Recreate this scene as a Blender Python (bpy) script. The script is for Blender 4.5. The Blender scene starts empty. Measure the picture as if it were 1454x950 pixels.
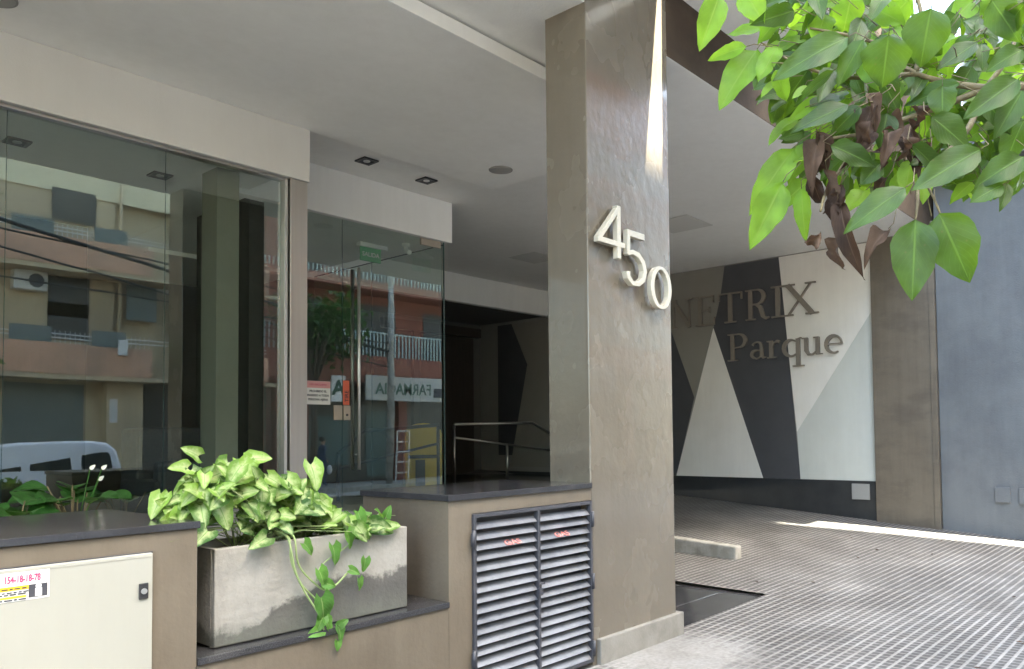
import bpy, bmesh, math, random
from mathutils import Vector, Matrix
R_ = math.radians
D = bpy.data
SC = bpy.context.scene
COL = SC.collection
rnd = random.Random(7)

# ------------------------------------------------------------------ camera model (real camera, level-ish, with lens shift)
F_PX, CX, CY, YAW, PITCH, ROLL = 1116.55, 811.74, 572.51, 0.695008, 0.040204, -0.011924
CAM = Vector((0, 0, 1.5))
_f = Vector((math.cos(YAW)*math.cos(PITCH), math.sin(YAW)*math.cos(PITCH), math.sin(PITCH)))
_r = Vector((math.sin(YAW), -math.cos(YAW), 0))
_u = _r.cross(_f)
CR = _r*math.cos(ROLL)+_u*math.sin(ROLL)
CU = -_r*math.sin(ROLL)+_u*math.cos(ROLL)
CF = _f
cam_d = D.cameras.new('camera')
cam = D.objects.new('camera', cam_d)
COL.objects.link(cam)
m = Matrix((CR, CU, -CF)).transposed().to_4x4()
m.translation = CAM
cam.matrix_world = m
cam_d.sensor_fit = 'HORIZONTAL'
cam_d.sensor_width = 36
cam_d.lens = F_PX/1454*36
cam_d.shift_x = (727-CX)/1454
cam_d.shift_y = (CY-475)/1454
cam_d.clip_start = .02
cam_d.clip_end = 800
SC.camera = cam

def at(u, v, d):
    """world point at distance d seen at (u, v): used to lay twigs and leaves along the branch"""
    w = CF + CR*((u-CX)/F_PX) - CU*((v-CY)/F_PX)
    return CAM + w*d

# ------------------------------------------------------------------ helpers
def tag(o, label=None, cat=None, group=None, kind=None):
    if label: o['label'] = label
    if cat: o['category'] = cat
    if group: o['group'] = group
    if kind: o['kind'] = kind
    return o

def empty(name, loc=(0, 0, 0), label=None, cat=None, group=None, kind=None):
    o = D.objects.new(name, None)
    o.empty_display_size = .2
    COL.objects.link(o)
    o.location = loc
    return tag(o, label, cat, group, kind)

class B:
    """collects geometry, links it as ONE mesh object"""
    def __init__(s): s.bm = bmesh.new(); s.uv = s.bm.loops.layers.uv.new('UVMap'); s.k = 0
    def box(s, x0, x1, y0, y1, z0, z1):
        v = [s.bm.verts.new(p) for p in ((x0,y0,z0),(x1,y0,z0),(x1,y1,z0),(x0,y1,z0),(x0,y0,z1),(x1,y0,z1),(x1,y1,z1),(x0,y1,z1))]
        for f in ((3,2,1,0),(4,5,6,7),(0,1,5,4),(1,2,6,5),(2,3,7,6),(3,0,4,7)):
            s.bm.faces.new([v[i] for i in f])
        return s
    def face(s, pts, uvs=None):
        f = s.bm.faces.new([s.bm.verts.new(p) for p in pts])
        if uvs:
            for l, q in zip(f.loops, uvs): l[s.uv].uv = q
        return f
    def prism(s, poly, fn, a, b):
        """poly 2D list, fn(x,y,t)->3D, extruded t from a to b"""
        ar = sum(poly[i][0]*poly[(i+1) % len(poly)][1]-poly[(i+1) % len(poly)][0]*poly[i][1] for i in range(len(poly)))
        if ar < 0: poly = poly[::-1]
        A = [s.bm.verts.new(fn(x, y, a)) for x, y in poly]
        Bv = [s.bm.verts.new(fn(x, y, b)) for x, y in poly]
        n = len(poly)
        try:
            s.bm.faces.new(A[::-1]); s.bm.faces.new(Bv)
            for i in range(n): s.bm.faces.new((A[i], A[(i+1) % n], Bv[(i+1) % n], Bv[i]))
        except ValueError: pass
        return s
    def tube(s, pts, rad, n=8, cap=True):
        pts = [Vector(p) for p in pts]
        rs = rad if isinstance(rad, (list, tuple)) else [rad]*len(pts)
        rings = []
        up = Vector((0, 0, 1))
        for i, p in enumerate(pts):
            t = (pts[min(i+1, len(pts)-1)]-pts[max(i-1, 0)]).normalized()
            a = t.cross(up)
            if a.length < .05: a = t.cross(Vector((1, 0, 0)))
            a.normalize(); b = t.cross(a)
            rings.append([s.bm.verts.new(p+(a*math.cos(6.28318*k/n)+b*math.sin(6.28318*k/n))*rs[i]) for k in range(n)])
        for i in range(len(rings)-1):
            for k in range(n):
                f = s.bm.faces.new((rings[i][k], rings[i][(k+1) % n], rings[i+1][(k+1) % n], rings[i+1][k])); f.smooth = True
        if cap:
            s.bm.faces.new(rings[0][::-1]); s.bm.faces.new(rings[-1])
        return s
    def cyl(s, c, r, h, axis='Z', n=24):
        c = Vector(c); e = {'X': Vector((1,0,0)), 'Y': Vector((0,1,0)), 'Z': Vector((0,0,1))}[axis]
        return s.tube([c, c+e*h], r, n)
    def ball(s, c, r, sx=1, sy=1, sz=1, sub=2):
        q = bmesh.ops.create_icosphere(s.bm, subdivisions=sub, radius=r)
        for v in q['verts']:
            v.co = Vector((v.co.x*sx, v.co.y*sy, v.co.z*sz))+Vector(c)
        for v in q['verts']:
            for f in v.link_faces: f.smooth = True
        return s
    def build(s, name, mat, parent=None, bevel=0, seg=2, **kw):
        me = D.meshes.new(name)
        bmesh.ops.recalc_face_normals(s.bm, faces=s.bm.faces) if kw.pop('fixn', True) else None
        s.bm.to_mesh(me); s.bm.free()
        o = D.objects.new(name, me)
        COL.objects.link(o)
        me.materials.append(mat)
        if bevel:
            md = o.modifiers.new('bevel', 'BEVEL'); md.width = bevel; md.segments = seg; md.limit_method = 'ANGLE'; md.angle_limit = R_(40)
            md.harden_normals = False
        if parent is not None: attach(o, parent)
        if kw: tag(o, **kw)
        return o

def attach(o, parent):
    """parent keeping world placement (parents are only translated / rotated about Z)"""
    o.parent = parent
    o.matrix_parent_inverse = Matrix.Translation(parent_loc(parent)).inverted()
def parent_loc(p):
    l = Vector(p.location)
    while p.parent is not None:
        p = p.parent
        l = l  # parts carry world-space meshes
    return l if p.type == 'EMPTY' and l.length else l

def bx(name, dims, mat, parent=None, bevel=.004, **kw):
    return B().box(*dims).build(name, mat, parent, bevel, **kw)

def copy_tree(o, parent=None):
    c = o.copy(); COL.objects.link(c)
    if parent is not None: c.parent = parent
    for ch in [x for x in D.objects if x.parent == o]: copy_tree(ch, c)
    return c

def text_mesh(name, s, size, mat, origin, xdir, updir, depth=.002, parent=None, align='LEFT', bold=0, sx=1, **kw):
    cu = D.curves.new('tmp', 'FONT'); cu.body = s; cu.size = size; cu.extrude = depth; cu.align_x = align; cu.offset = bold
    cu.resolution_u = 3
    t = D.objects.new('tmp', cu); COL.objects.link(t)
    me = D.meshes.new_from_object(t.evaluated_get(bpy.context.evaluated_depsgraph_get()))
    D.objects.remove(t); D.curves.remove(cu)
    x = Vector(xdir).normalized(); y = Vector(updir).normalized(); z = x.cross(y)
    mm = Matrix((x*sx, y, z)).transposed().to_4x4(); mm.translation = Vector(origin)
    me.transform(mm); me.name = name
    me.materials.clear(); me.materials.append(mat)
    o = D.objects.new(name, me); COL.objects.link(o)
    if parent is not None: attach(o, parent)
    if kw: tag(o, **kw)
    return o

# ------------------------------------------------------------------ materials
def newmat(name):
    m = D.materials.new(name); m.use_nodes = True
    nt = m.node_tree; nt.nodes.clear()
    out = nt.nodes.new('ShaderNodeOutputMaterial')
    return m, nt, out
def N(nt, t, **k):
    n = nt.nodes.new(t)
    for a, b in k.items():
        if a in n.inputs.keys(): n.inputs[a].default_value = b
        else: setattr(n, a, b)
    return n
def L(nt, a, b): nt.links.new(a, b)
def rgba(c): return (c[0], c[1], c[2], 1)

def pmat(name, c1, c2=None, scale=3, rough=.6, bump=0, bscale=60, stretch=(1, 1, 1), metal=0, c3=None, s3=.8, t3=(.45, .62), rvar=0, spec=.5, coat=0, detail=6, grime=0, gcol=(.5, .47, .43)):
    """procedural principled: two-tone cloudy noise + optional third tone in patches + bump"""
    m, nt, out = newmat(name)
    p = N(nt, 'ShaderNodeBsdfPrincipled', Roughness=rough, Metallic=metal)
    p.inputs['Specular IOR Level'].default_value = spec
    p.inputs['Coat Weight'].default_value = coat
    L(nt, p.outputs[0], out.inputs[0])
    c2 = c2 or tuple(x*.9 for x in c1)
    tc = N(nt, 'ShaderNodeTexCoord'); mp = N(nt, 'ShaderNodeMapping'); mp.inputs['Scale'].default_value = stretch
    L(nt, tc.outputs['Object'], mp.inputs[0])
    n = N(nt, 'ShaderNodeTexNoise', Scale=scale, Detail=detail, Roughness=.62); L(nt, mp.outputs[0], n.inputs[0])
    r = N(nt, 'ShaderNodeValToRGB'); r.color_ramp.elements[0].position = .3; r.color_ramp.elements[1].position = .72
    r.color_ramp.elements[0].color = rgba(c1); r.color_ramp.elements[1].color = rgba(c2)
    L(nt, n.outputs[0], r.inputs[0])
    colout = r.outputs[0]
    if c3:
        n3 = N(nt, 'ShaderNodeTexNoise', Scale=s3, Detail=min(7, detail+1), Roughness=.6); L(nt, mp.outputs[0], n3.inputs[0])
        r3 = N(nt, 'ShaderNodeValToRGB'); r3.color_ramp.elements[0].position = t3[0]; r3.color_ramp.elements[1].position = t3[1]
        L(nt, n3.outputs[0], r3.inputs[0])
        mx = N(nt, 'ShaderNodeMixRGB'); L(nt, r3.outputs[0], mx.inputs[0]); L(nt, colout, mx.inputs[1]); mx.inputs[2].default_value = rgba(c3)
        colout = mx.outputs[0]
    if grime:
        g1 = N(nt, 'ShaderNodeMapping'); g1.inputs['Scale'].default_value = (5, 5, .45); L(nt, tc.outputs['Object'], g1.inputs[0])
        gn = N(nt, 'ShaderNodeTexNoise', Scale=1.6, Detail=8, Roughness=.7); L(nt, g1.outputs[0], gn.inputs[0])
        gn2 = N(nt, 'ShaderNodeTexNoise', Scale=.9, Detail=9, Roughness=.72); L(nt, tc.outputs['Object'], gn2.inputs[0])
        ga = N(nt, 'ShaderNodeMath', operation='MULTIPLY'); L(nt, gn.outputs[0], ga.inputs[0]); L(nt, gn2.outputs[0], ga.inputs[1])
        gr = N(nt, 'ShaderNodeMapRange'); gr.inputs['From Min'].default_value = .14; gr.inputs['From Max'].default_value = .46; gr.inputs['To Max'].default_value = grime; L(nt, ga.outputs[0], gr.inputs[0])
        gm = N(nt, 'ShaderNodeMixRGB', blend_type='MULTIPLY'); L(nt, gr.outputs[0], gm.inputs[0]); L(nt, colout, gm.inputs[1]); gm.inputs[2].default_value = rgba(gcol); colout = gm.outputs[0]
    L(nt, colout, p.inputs['Base Color'])
    if rvar:
        mr = N(nt, 'ShaderNodeMapRange'); mr.inputs['From Min'].default_value = .3; mr.inputs['From Max'].default_value = .7
        mr.inputs['To Min'].default_value = rough-rvar; mr.inputs['To Max'].default_value = rough+rvar
        L(nt, n.outputs[0], mr.inputs[0]); L(nt, mr.outputs[0], p.inputs['Roughness'])
    if bump:
        nb = N(nt, 'ShaderNodeTexNoise', Scale=bscale, Detail=5); L(nt, mp.outputs[0], nb.inputs[0])
        bp = N(nt, 'ShaderNodeBump', Strength=bump, Distance=.01); L(nt, nb.outputs[0], bp.inputs['Height']); L(nt, bp.outputs[0], p.inputs['Normal'])
    return m

M = {}
M['white'] = pmat('white_paint', (.86, .85, .82), (.82, .81, .78), 1.2, .75, .15, 90, grime=.16)
M['soffit'] = pmat('soffit_paint', (.84, .83, .80), (.80, .79, .76), .6, .8, .2, 70, grime=.18)
M['fascia'] = pmat('fascia_paint', (.64, .625, .59), (.60, .585, .55), 1.2, .75, .15, 90, grime=.12)  # darker copy of the white paint, offsetting strong front light
M['gravel'] = pmat('bounce_gravel', (0.225, 0.216, 0.198), (0.171, 0.162, 0.149), 40, .9, .8, 80)  # hidden bed lightened from soil to bounce light onto the ceiling
M['bounce_floor'] = pmat('bounce_floor_stone', (.52, .50, .46), (.46, .44, .40), 3, .25)  # hidden floor made pale to bounce light onto the ceiling
M['cement'] = pmat('smoothed_cement', (0.136, 0.110, 0.081), (0.109, 0.089, 0.065), 2.2, .55, .2, 40, c3=(0.150, 0.124, 0.093), s3=1.1, rvar=.08, grime=.55)
M['cement_p'] = pmat('polished_cement', (0.138, 0.118, 0.091), (0.170, 0.146, 0.115), 2.6, .27, .3, 16, stretch=(1, 1, .75), c3=(0.120, 0.102, 0.078), s3=1.1, t3=(.1, 1.0), rvar=.05, coat=.45, detail=3, grime=.35)
M['cement_d'] = pmat('brown_cement', (0.151, 0.123, 0.093), (0.124, 0.102, 0.077), 2.0, .5, .25, 30, c3=(0.102, 0.083, 0.065), s3=1.0, t3=(.5, .72), stretch=(1, 1, 2.2), grime=.6)
M['beam'] = pmat('beam_cement', (0.060, 0.044, 0.034), (0.080, 0.062, 0.048), 2.4, .85, .25, 30, spec=.15, c3=(0.044, 0.034, 0.027), s3=1.4)
M['plinth'] = pmat('plinth_stone', (0.264, 0.251, 0.226), (0.214, 0.201, 0.181), 5, .5, .2, 60, c3=(0.176, 0.164, 0.145), s3=2.5, grime=.6)
M['blue'] = pmat('blue_grey_render', (0.125, 0.133, 0.140), (0.148, 0.152, 0.159), 1.6, .75, .3, 45, c3=(0.108, 0.113, 0.122), s3=.9, t3=(.48, .7), grime=.5, gcol=(.6, .6, .6))
M['dark_wall'] = pmat('dark_skirting_paint', (0.022, 0.023, 0.025), (0.034, 0.035, 0.036), 4, .35, grime=.3, gcol=(1.8, 1.7, 1.6))
M['m_dark'] = pmat('mural_charcoal', (0.053, 0.053, 0.060), (0.064, 0.064, 0.070), 3, .6)
M['m_grey'] = pmat('mural_grey', (.24, .23, .21), (.26, .25, .23), 2, .65)
M['m_white'] = pmat('mural_white', (.74, .71, .67), (.69, .66, .62), 2, .6, grime=.2)
M['m_pale'] = pmat('mural_pale_grey', (.54, .545, .51), (.50, .51, .475), 2, .6, grime=.2)
M['m_mid'] = pmat('mural_taupe', (.22, .205, .18), (.245, .23, .205), 2, .65)
M['door_paint'] = pmat('cream_enamel', (0.340, 0.335, 0.296), (0.323, 0.318, 0.279), 1.5, .38, .04, 20, grime=.16)
M['black_plastic'] = pmat('black_plastic', (.02, .02, .022), (.03, .03, .032), 10, .4)
M['steel'] = pmat('brushed_steel', (.78, .77, .74), (.68, .67, .64), 3, .4, .05, 90, stretch=(1, 1, .05), metal=1)
M['steel_warm'] = pmat('satin_steel_post', (0.648, 0.612, 0.558), (0.702, 0.666, 0.612), 2, .32, .06, 60, stretch=(14, 14, .4), metal=1)
M['handrail'] = pmat('handrail_steel', (.38, .37, .35), (.3, .29, .28), 4, .3, metal=1)
M['alu'] = pmat('digit_aluminium', (0.480, 0.446, 0.371), (0.447, 0.415, 0.343), 8, .35, .05, 60)
M['letter'] = pmat('letter_steel', (0.259, 0.224, 0.192), (0.216, 0.187, 0.160), 8, .4, .1, 60, metal=.25)
M['slat'] = pmat('louver_enamel', (0.148, 0.153, 0.174), (0.186, 0.190, 0.203), 6, .4, .15, 40, c3=(0.104, 0.110, 0.129), s3=3, grime=.7)
M['iron'] = pmat('dark_iron', (.035, .036, .045), (.055, .055, .065), 12, .45, .2, 60)
M['red'] = pmat('red_stencil', (.62, .12, .10), (.70, .35, .33), 30, .6)
M['rubber'] = pmat('rubber', (.02, .02, .02), (.03, .03, .03), 9, .8)
M['soil'] = pmat('soil', (.035, .024, .016), (.06, .042, .03), 30, .95, .8, 60)
M['dark_int'] = pmat('lobby_dark_wall', (.05, .048, .043), (.06, .057, .05), 2, .6)
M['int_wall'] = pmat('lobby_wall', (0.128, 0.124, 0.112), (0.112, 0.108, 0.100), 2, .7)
M['int_beige'] = pmat('lobby_beige_upright', (0.240, 0.231, 0.186), (0.216, 0.207, 0.168), 2, .6)
M['dark_floor'] = pmat('lobby_floor_stone', (.025, .023, .022), (.05, .046, .043), 9, .14, .05, 30)
M['sofa'] = pmat('sofa_fabric', (.05, .052, .06), (.07, .072, .08), 40, .9, .3, 120)
M['yellow'] = pmat('yellow_plastic', (.85, .52, .03), (.78, .45, .02), 4, .4)
M['brown_dark'] = pmat('dark_wood', (.035, .028, .022), (.05, .04, .03), 3, .4, stretch=(6, 6, 1))
M['paper'] = pmat('paper', (.78, .76, .74), (.72, .70, .68), 3, .7)
M['pinkpaper'] = pmat('notice_pink', (.72, .35, .34), (.66, .30, .30), 3, .7)
M['ink'] = pmat('ink', (.03, .03, .04), (.05, .05, .06), 3, .6)
M['inkred'] = pmat('ink_magenta', (.55, .06, .16), (.48, .05, .14), 3, .6)
M['orange'] = pmat('orange_sticker', (.72, .15, .08), (.68, .13, .07), 3, .5)
M['brass'] = pmat('beige_metal_plate', (.48, .41, .33), (.42, .36, .29), 3, .35, metal=.4)
M['green'] = pmat('exit_green', (.02, .35, .12), (.03, .40, .14), 3, .5)
M['lensgrey'] = pmat('grille_grey', (.36, .35, .33), (.32, .31, .29), 200, .7, .4, 300)
M['panelgrey'] = pmat('access_panel', (0.269, 0.264, 0.253), (0.253, 0.247, 0.235), 2, .7)
M['hatch'] = pmat('ceiling_hatch', (0.630, 0.619, 0.588), (0.598, 0.588, 0.557), 2, .7)
M['bulb'] = pmat('downlight_glass', (.7, .69, .66), (.6, .59, .56), 8, .15)
M['black_ink'] = M['ink']
# opposite street
M['asphalt'] = pmat('concrete_road', (.30, .29, .27), (.36, .345, .32), 8, .85, .5, 120)  # road paled from asphalt to bounce light under the porch
M['kerbstone'] = pmat('kerb_concrete', (.42, .41, .38), (.34, .33, .30), 6, .8, .4, 60, c3=(.26, .25, .22), s3=4, grime=.6)
M['walk'] = pmat('opposite_pavement', (.34, .32, .29), (.26, .25, .23), 5, .8, .3, 50)
M['beige_w'] = pmat('beige_facade', (0.533, 0.422, 0.267), (0.490, 0.388, 0.248), .8, .8, .3, 30, c3=(0.418, 0.326, 0.217), s3=.5, grime=.5)
M['cream_w'] = pmat('cream_facade', (0.671, 0.600, 0.408), (0.640, 0.570, 0.388), .8, .8, .2, 30, grime=.4)
M['pink_w'] = pmat('salmon_balcony', (0.592, 0.340, 0.223), (0.548, 0.313, 0.205), .9, .8, .2, 30, c3=(0.407, 0.252, 0.174), s3=.7, grime=.5)
M['sun_block'] = pmat('sun_block_render', (0.806, 0.767, 0.689), (0.728, 0.689, 0.624), .4, .8)  # for the added sun blockers, pale so they bounce light
M['dark_open'] = pmat('shutter_dark', (.035, .03, .027), (.05, .045, .04), 3, .5, stretch=(1, 1, 12))
M['shutter'] = pmat('green_grey_panel', (0.132, 0.150, 0.138), (0.114, 0.132, 0.120), 3, .5)
M['ac'] = pmat('ac_casing', (.55, .53, .48), (.5, .48, .44), 3, .5)
M['rail_w'] = pmat('pale_rail', (.6, .58, .54), (.55, .53, .5), 3, .4)
M['teal_rail'] = pmat('teal_rail', (.42, .52, .50), (.33, .43, .42), 3, .5)
M['sign_w'] = pmat('sign_board', (0.429, 0.423, 0.390), (0.403, 0.397, 0.370), 2, .5)
M['dgreen'] = pmat('sign_green', (.012, .07, .045), (.018, .085, .055), 2, .4)
M['paleletter'] = pmat('pale_lettering', (.42, .48, .43), (.38, .44, .39), 2, .5)
M['shopdark'] = pmat('shop_interior', (.03, .028, .026), (.055, .05, .045), 1.5, .3)
M['redbrown'] = pmat('red_pier', (.22, .065, .045), (.18, .05, .035), 3, .6)
M['van'] = pmat('white_car_paint', (.72, .74, .78), (.69, .71, .75), 1, .22, coat=.6)
M['carglass'] = pmat('car_glass', (.02, .025, .027), (.025, .03, .03), 1, .05)
M['tail'] = pmat('tail_light_red', (.45, .02, .02), (.4, .02, .02), 3, .2)
M['bark'] = pmat('bark', (.10, .075, .055), (.06, .045, .035), 14, .9, .8, 50, stretch=(1, 1, .3))
M['twig'] = pmat('twig', (.16, .13, .06), (.09, .065, .035), 20, .7, .4, 80)
M['cloth_blue'] = pmat('blue_clothing', (.06, .08, .14), (.05, .07, .12), 8, .9)
M['skin'] = pmat('skin', (.38, .22, .15), (.34, .20, .13), 8, .6)
M['hair'] = pmat('hair', (.02, .015, .012), (.03, .02, .015), 30, .7)
M['bagwhite'] = pmat('white_bag', (.75, .74, .72), (.7, .69, .67), 8, .6)
M['aqua'] = pmat('aqua_panel', (.06, .11, .11), (.05, .09, .09), 3, .4)

def granite():
    m, nt, out = newmat('black_granite')
    p = N(nt, 'ShaderNodeBsdfPrincipled', Roughness=.16); L(nt, p.outputs[0], out.inputs[0])
    tc = N(nt, 'ShaderNodeTexCoord')
    v = N(nt, 'ShaderNodeTexNoise', Scale=420, Detail=2); L(nt, tc.outputs['Object'], v.inputs[0])
    r = N(nt, 'ShaderNodeValToRGB'); r.color_ramp.elements[0].position = .5; r.color_ramp.elements[0].color = (.022, .022, .025, 1)
    r.color_ramp.elements[1].position = .72; r.color_ramp.elements[1].color = (.085, .085, .09, 1)
    L(nt, v.outputs[0], r.inputs[0])
    d = N(nt, 'ShaderNodeTexNoise', Scale=4, Detail=6); L(nt, tc.outputs['Object'], d.inputs[0])
    mr = N(nt, 'ShaderNodeMapRange'); mr.inputs['To Min'].default_value = .03; mr.inputs['To Max'].default_value = .22
    L(nt, d.outputs[0], mr.inputs[0]); L(nt, mr.outputs[0], p.inputs['Roughness'])
    mx = N(nt, 'ShaderNodeMixRGB', blend_type='ADD'); mx.inputs[0].default_value = .5
    r2 = N(nt, 'ShaderNodeValToRGB'); r2.color_ramp.elements[0].position = .55; r2.color_ramp.elements[1].position = .8
    r2.color_ramp.elements[1].color = (.07, .065, .06, 1)
    L(nt, d.outputs[0], r2.inputs[0]); L(nt, r.outputs[0], mx.inputs[1]); L(nt, r2.outputs[0], mx.inputs[2]); L(nt, mx.outputs[0], p.inputs['Base Color'])
    return m
M['granite'] = granite()

def planter_mat():
    """cast concrete: pale upper part, dark damp stain rising from the base with a wavy edge"""
    m, nt, out = newmat('stained_concrete')
    p = N(nt, 'ShaderNodeBsdfPrincipled', Roughness=.7); L(nt, p.outputs[0], out.inputs[0])
    tc = N(nt, 'ShaderNodeTexCoord')
    n = N(nt, 'ShaderNodeTexNoise', Scale=5, Detail=8, Roughness=.65); L(nt, tc.outputs['Object'], n.inputs[0])
    r = N(nt, 'ShaderNodeValToRGB'); r.color_ramp.elements[0].position = .3; r.color_ramp.elements[0].color = (.20, .19, .172, 1)
    r.color_ramp.elements[1].position = .7; r.color_ramp.elements[1].color = (.305, .29, .262, 1); L(nt, n.outputs[0], r.inputs[0])
    s = N(nt, 'ShaderNodeSeparateXYZ'); L(nt, tc.outputs['Object'], s.inputs[0])
    w = N(nt, 'ShaderNodeMapping'); w.inputs['Scale'].default_value = (2.0, 2, 2.2); L(nt, tc.outputs['Object'], w.inputs[0])
    n2 = N(nt, 'ShaderNodeTexNoise', Scale=1.6, Detail=9, Roughness=.66); L(nt, w.outputs[0], n2.inputs[0])
    # stain height: object z (0 at base) minus bumped profile growing with x
    a = N(nt, 'ShaderNodeMath', operation='MULTIPLY'); L(nt, n2.outputs[0], a.inputs[0]); a.inputs[1].default_value = .42
    xm = N(nt, 'ShaderNodeMapRange', interpolation_type='SMOOTHSTEP'); xm.inputs['From Min'].default_value = .12; xm.inputs['From Max'].default_value = .5
    xm.inputs['To Min'].default_value = -.13; xm.inputs['To Max'].default_value = -.02
    L(nt, s.outputs[0], xm.inputs[0])
    b = N(nt, 'ShaderNodeMath', operation='ADD'); L(nt, a.outputs[0], b.inputs[0]); L(nt, xm.outputs[0], b.inputs[1])
    c = N(nt, 'ShaderNodeMath', operation='SUBTRACT'); L(nt, b.outputs[0], c.inputs[0]); L(nt, s.outputs[2], c.inputs[1])
    mr = N(nt, 'ShaderNodeMapRange', interpolation_type='SMOOTHSTEP'); mr.inputs['From Min'].default_value = -.012; mr.inputs['From Max'].default_value = .03
    L(nt, c.outputs[0], mr.inputs[0])
    mx = N(nt, 'ShaderNodeMixRGB', blend_type='MULTIPLY'); L(nt, r.outputs[0], mx.inputs[1]); mx.inputs[2].default_value = (.29, .29, .295, 1)
    L(nt, mr.outputs[0], mx.inputs[0])
    # green-grey mould near the base
    n3 = N(nt, 'ShaderNodeTexNoise', Scale=16, Detail=6); L(nt, tc.outputs['Object'], n3.inputs[0])
    m3 = N(nt, 'ShaderNodeMapRange'); m3.inputs['From Min'].default_value = .12; m3.inputs['From Max'].default_value = .0; L(nt, s.outputs[2], m3.inputs[0])
    mm = N(nt, 'ShaderNodeMath', operation='MULTIPLY'); L(nt, m3.outputs[0], mm.inputs[0]); L(nt, n3.outputs[0], mm.inputs[1])
    mx2 = N(nt, 'ShaderNodeMixRGB'); L(nt, mm.outputs[0], mx2.inputs[0]); L(nt, mx.outputs[0], mx2.inputs[1]); mx2.inputs[2].default_value = (.12, .125, .10, 1)
    L(nt, mx2.outputs[0], p.inputs['Base Color'])
    nb = N(nt, 'ShaderNodeTexNoise', Scale=45, Detail=6); L(nt, tc.outputs['Object'], nb.inputs[0])
    bp = N(nt, 'ShaderNodeBump', Strength=.35, Distance=.01); L(nt, nb.outputs[0], bp.inputs['Height']); L(nt, bp.outputs[0], p.inputs['Normal'])
    return m
M['planter'] = planter_mat()

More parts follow.
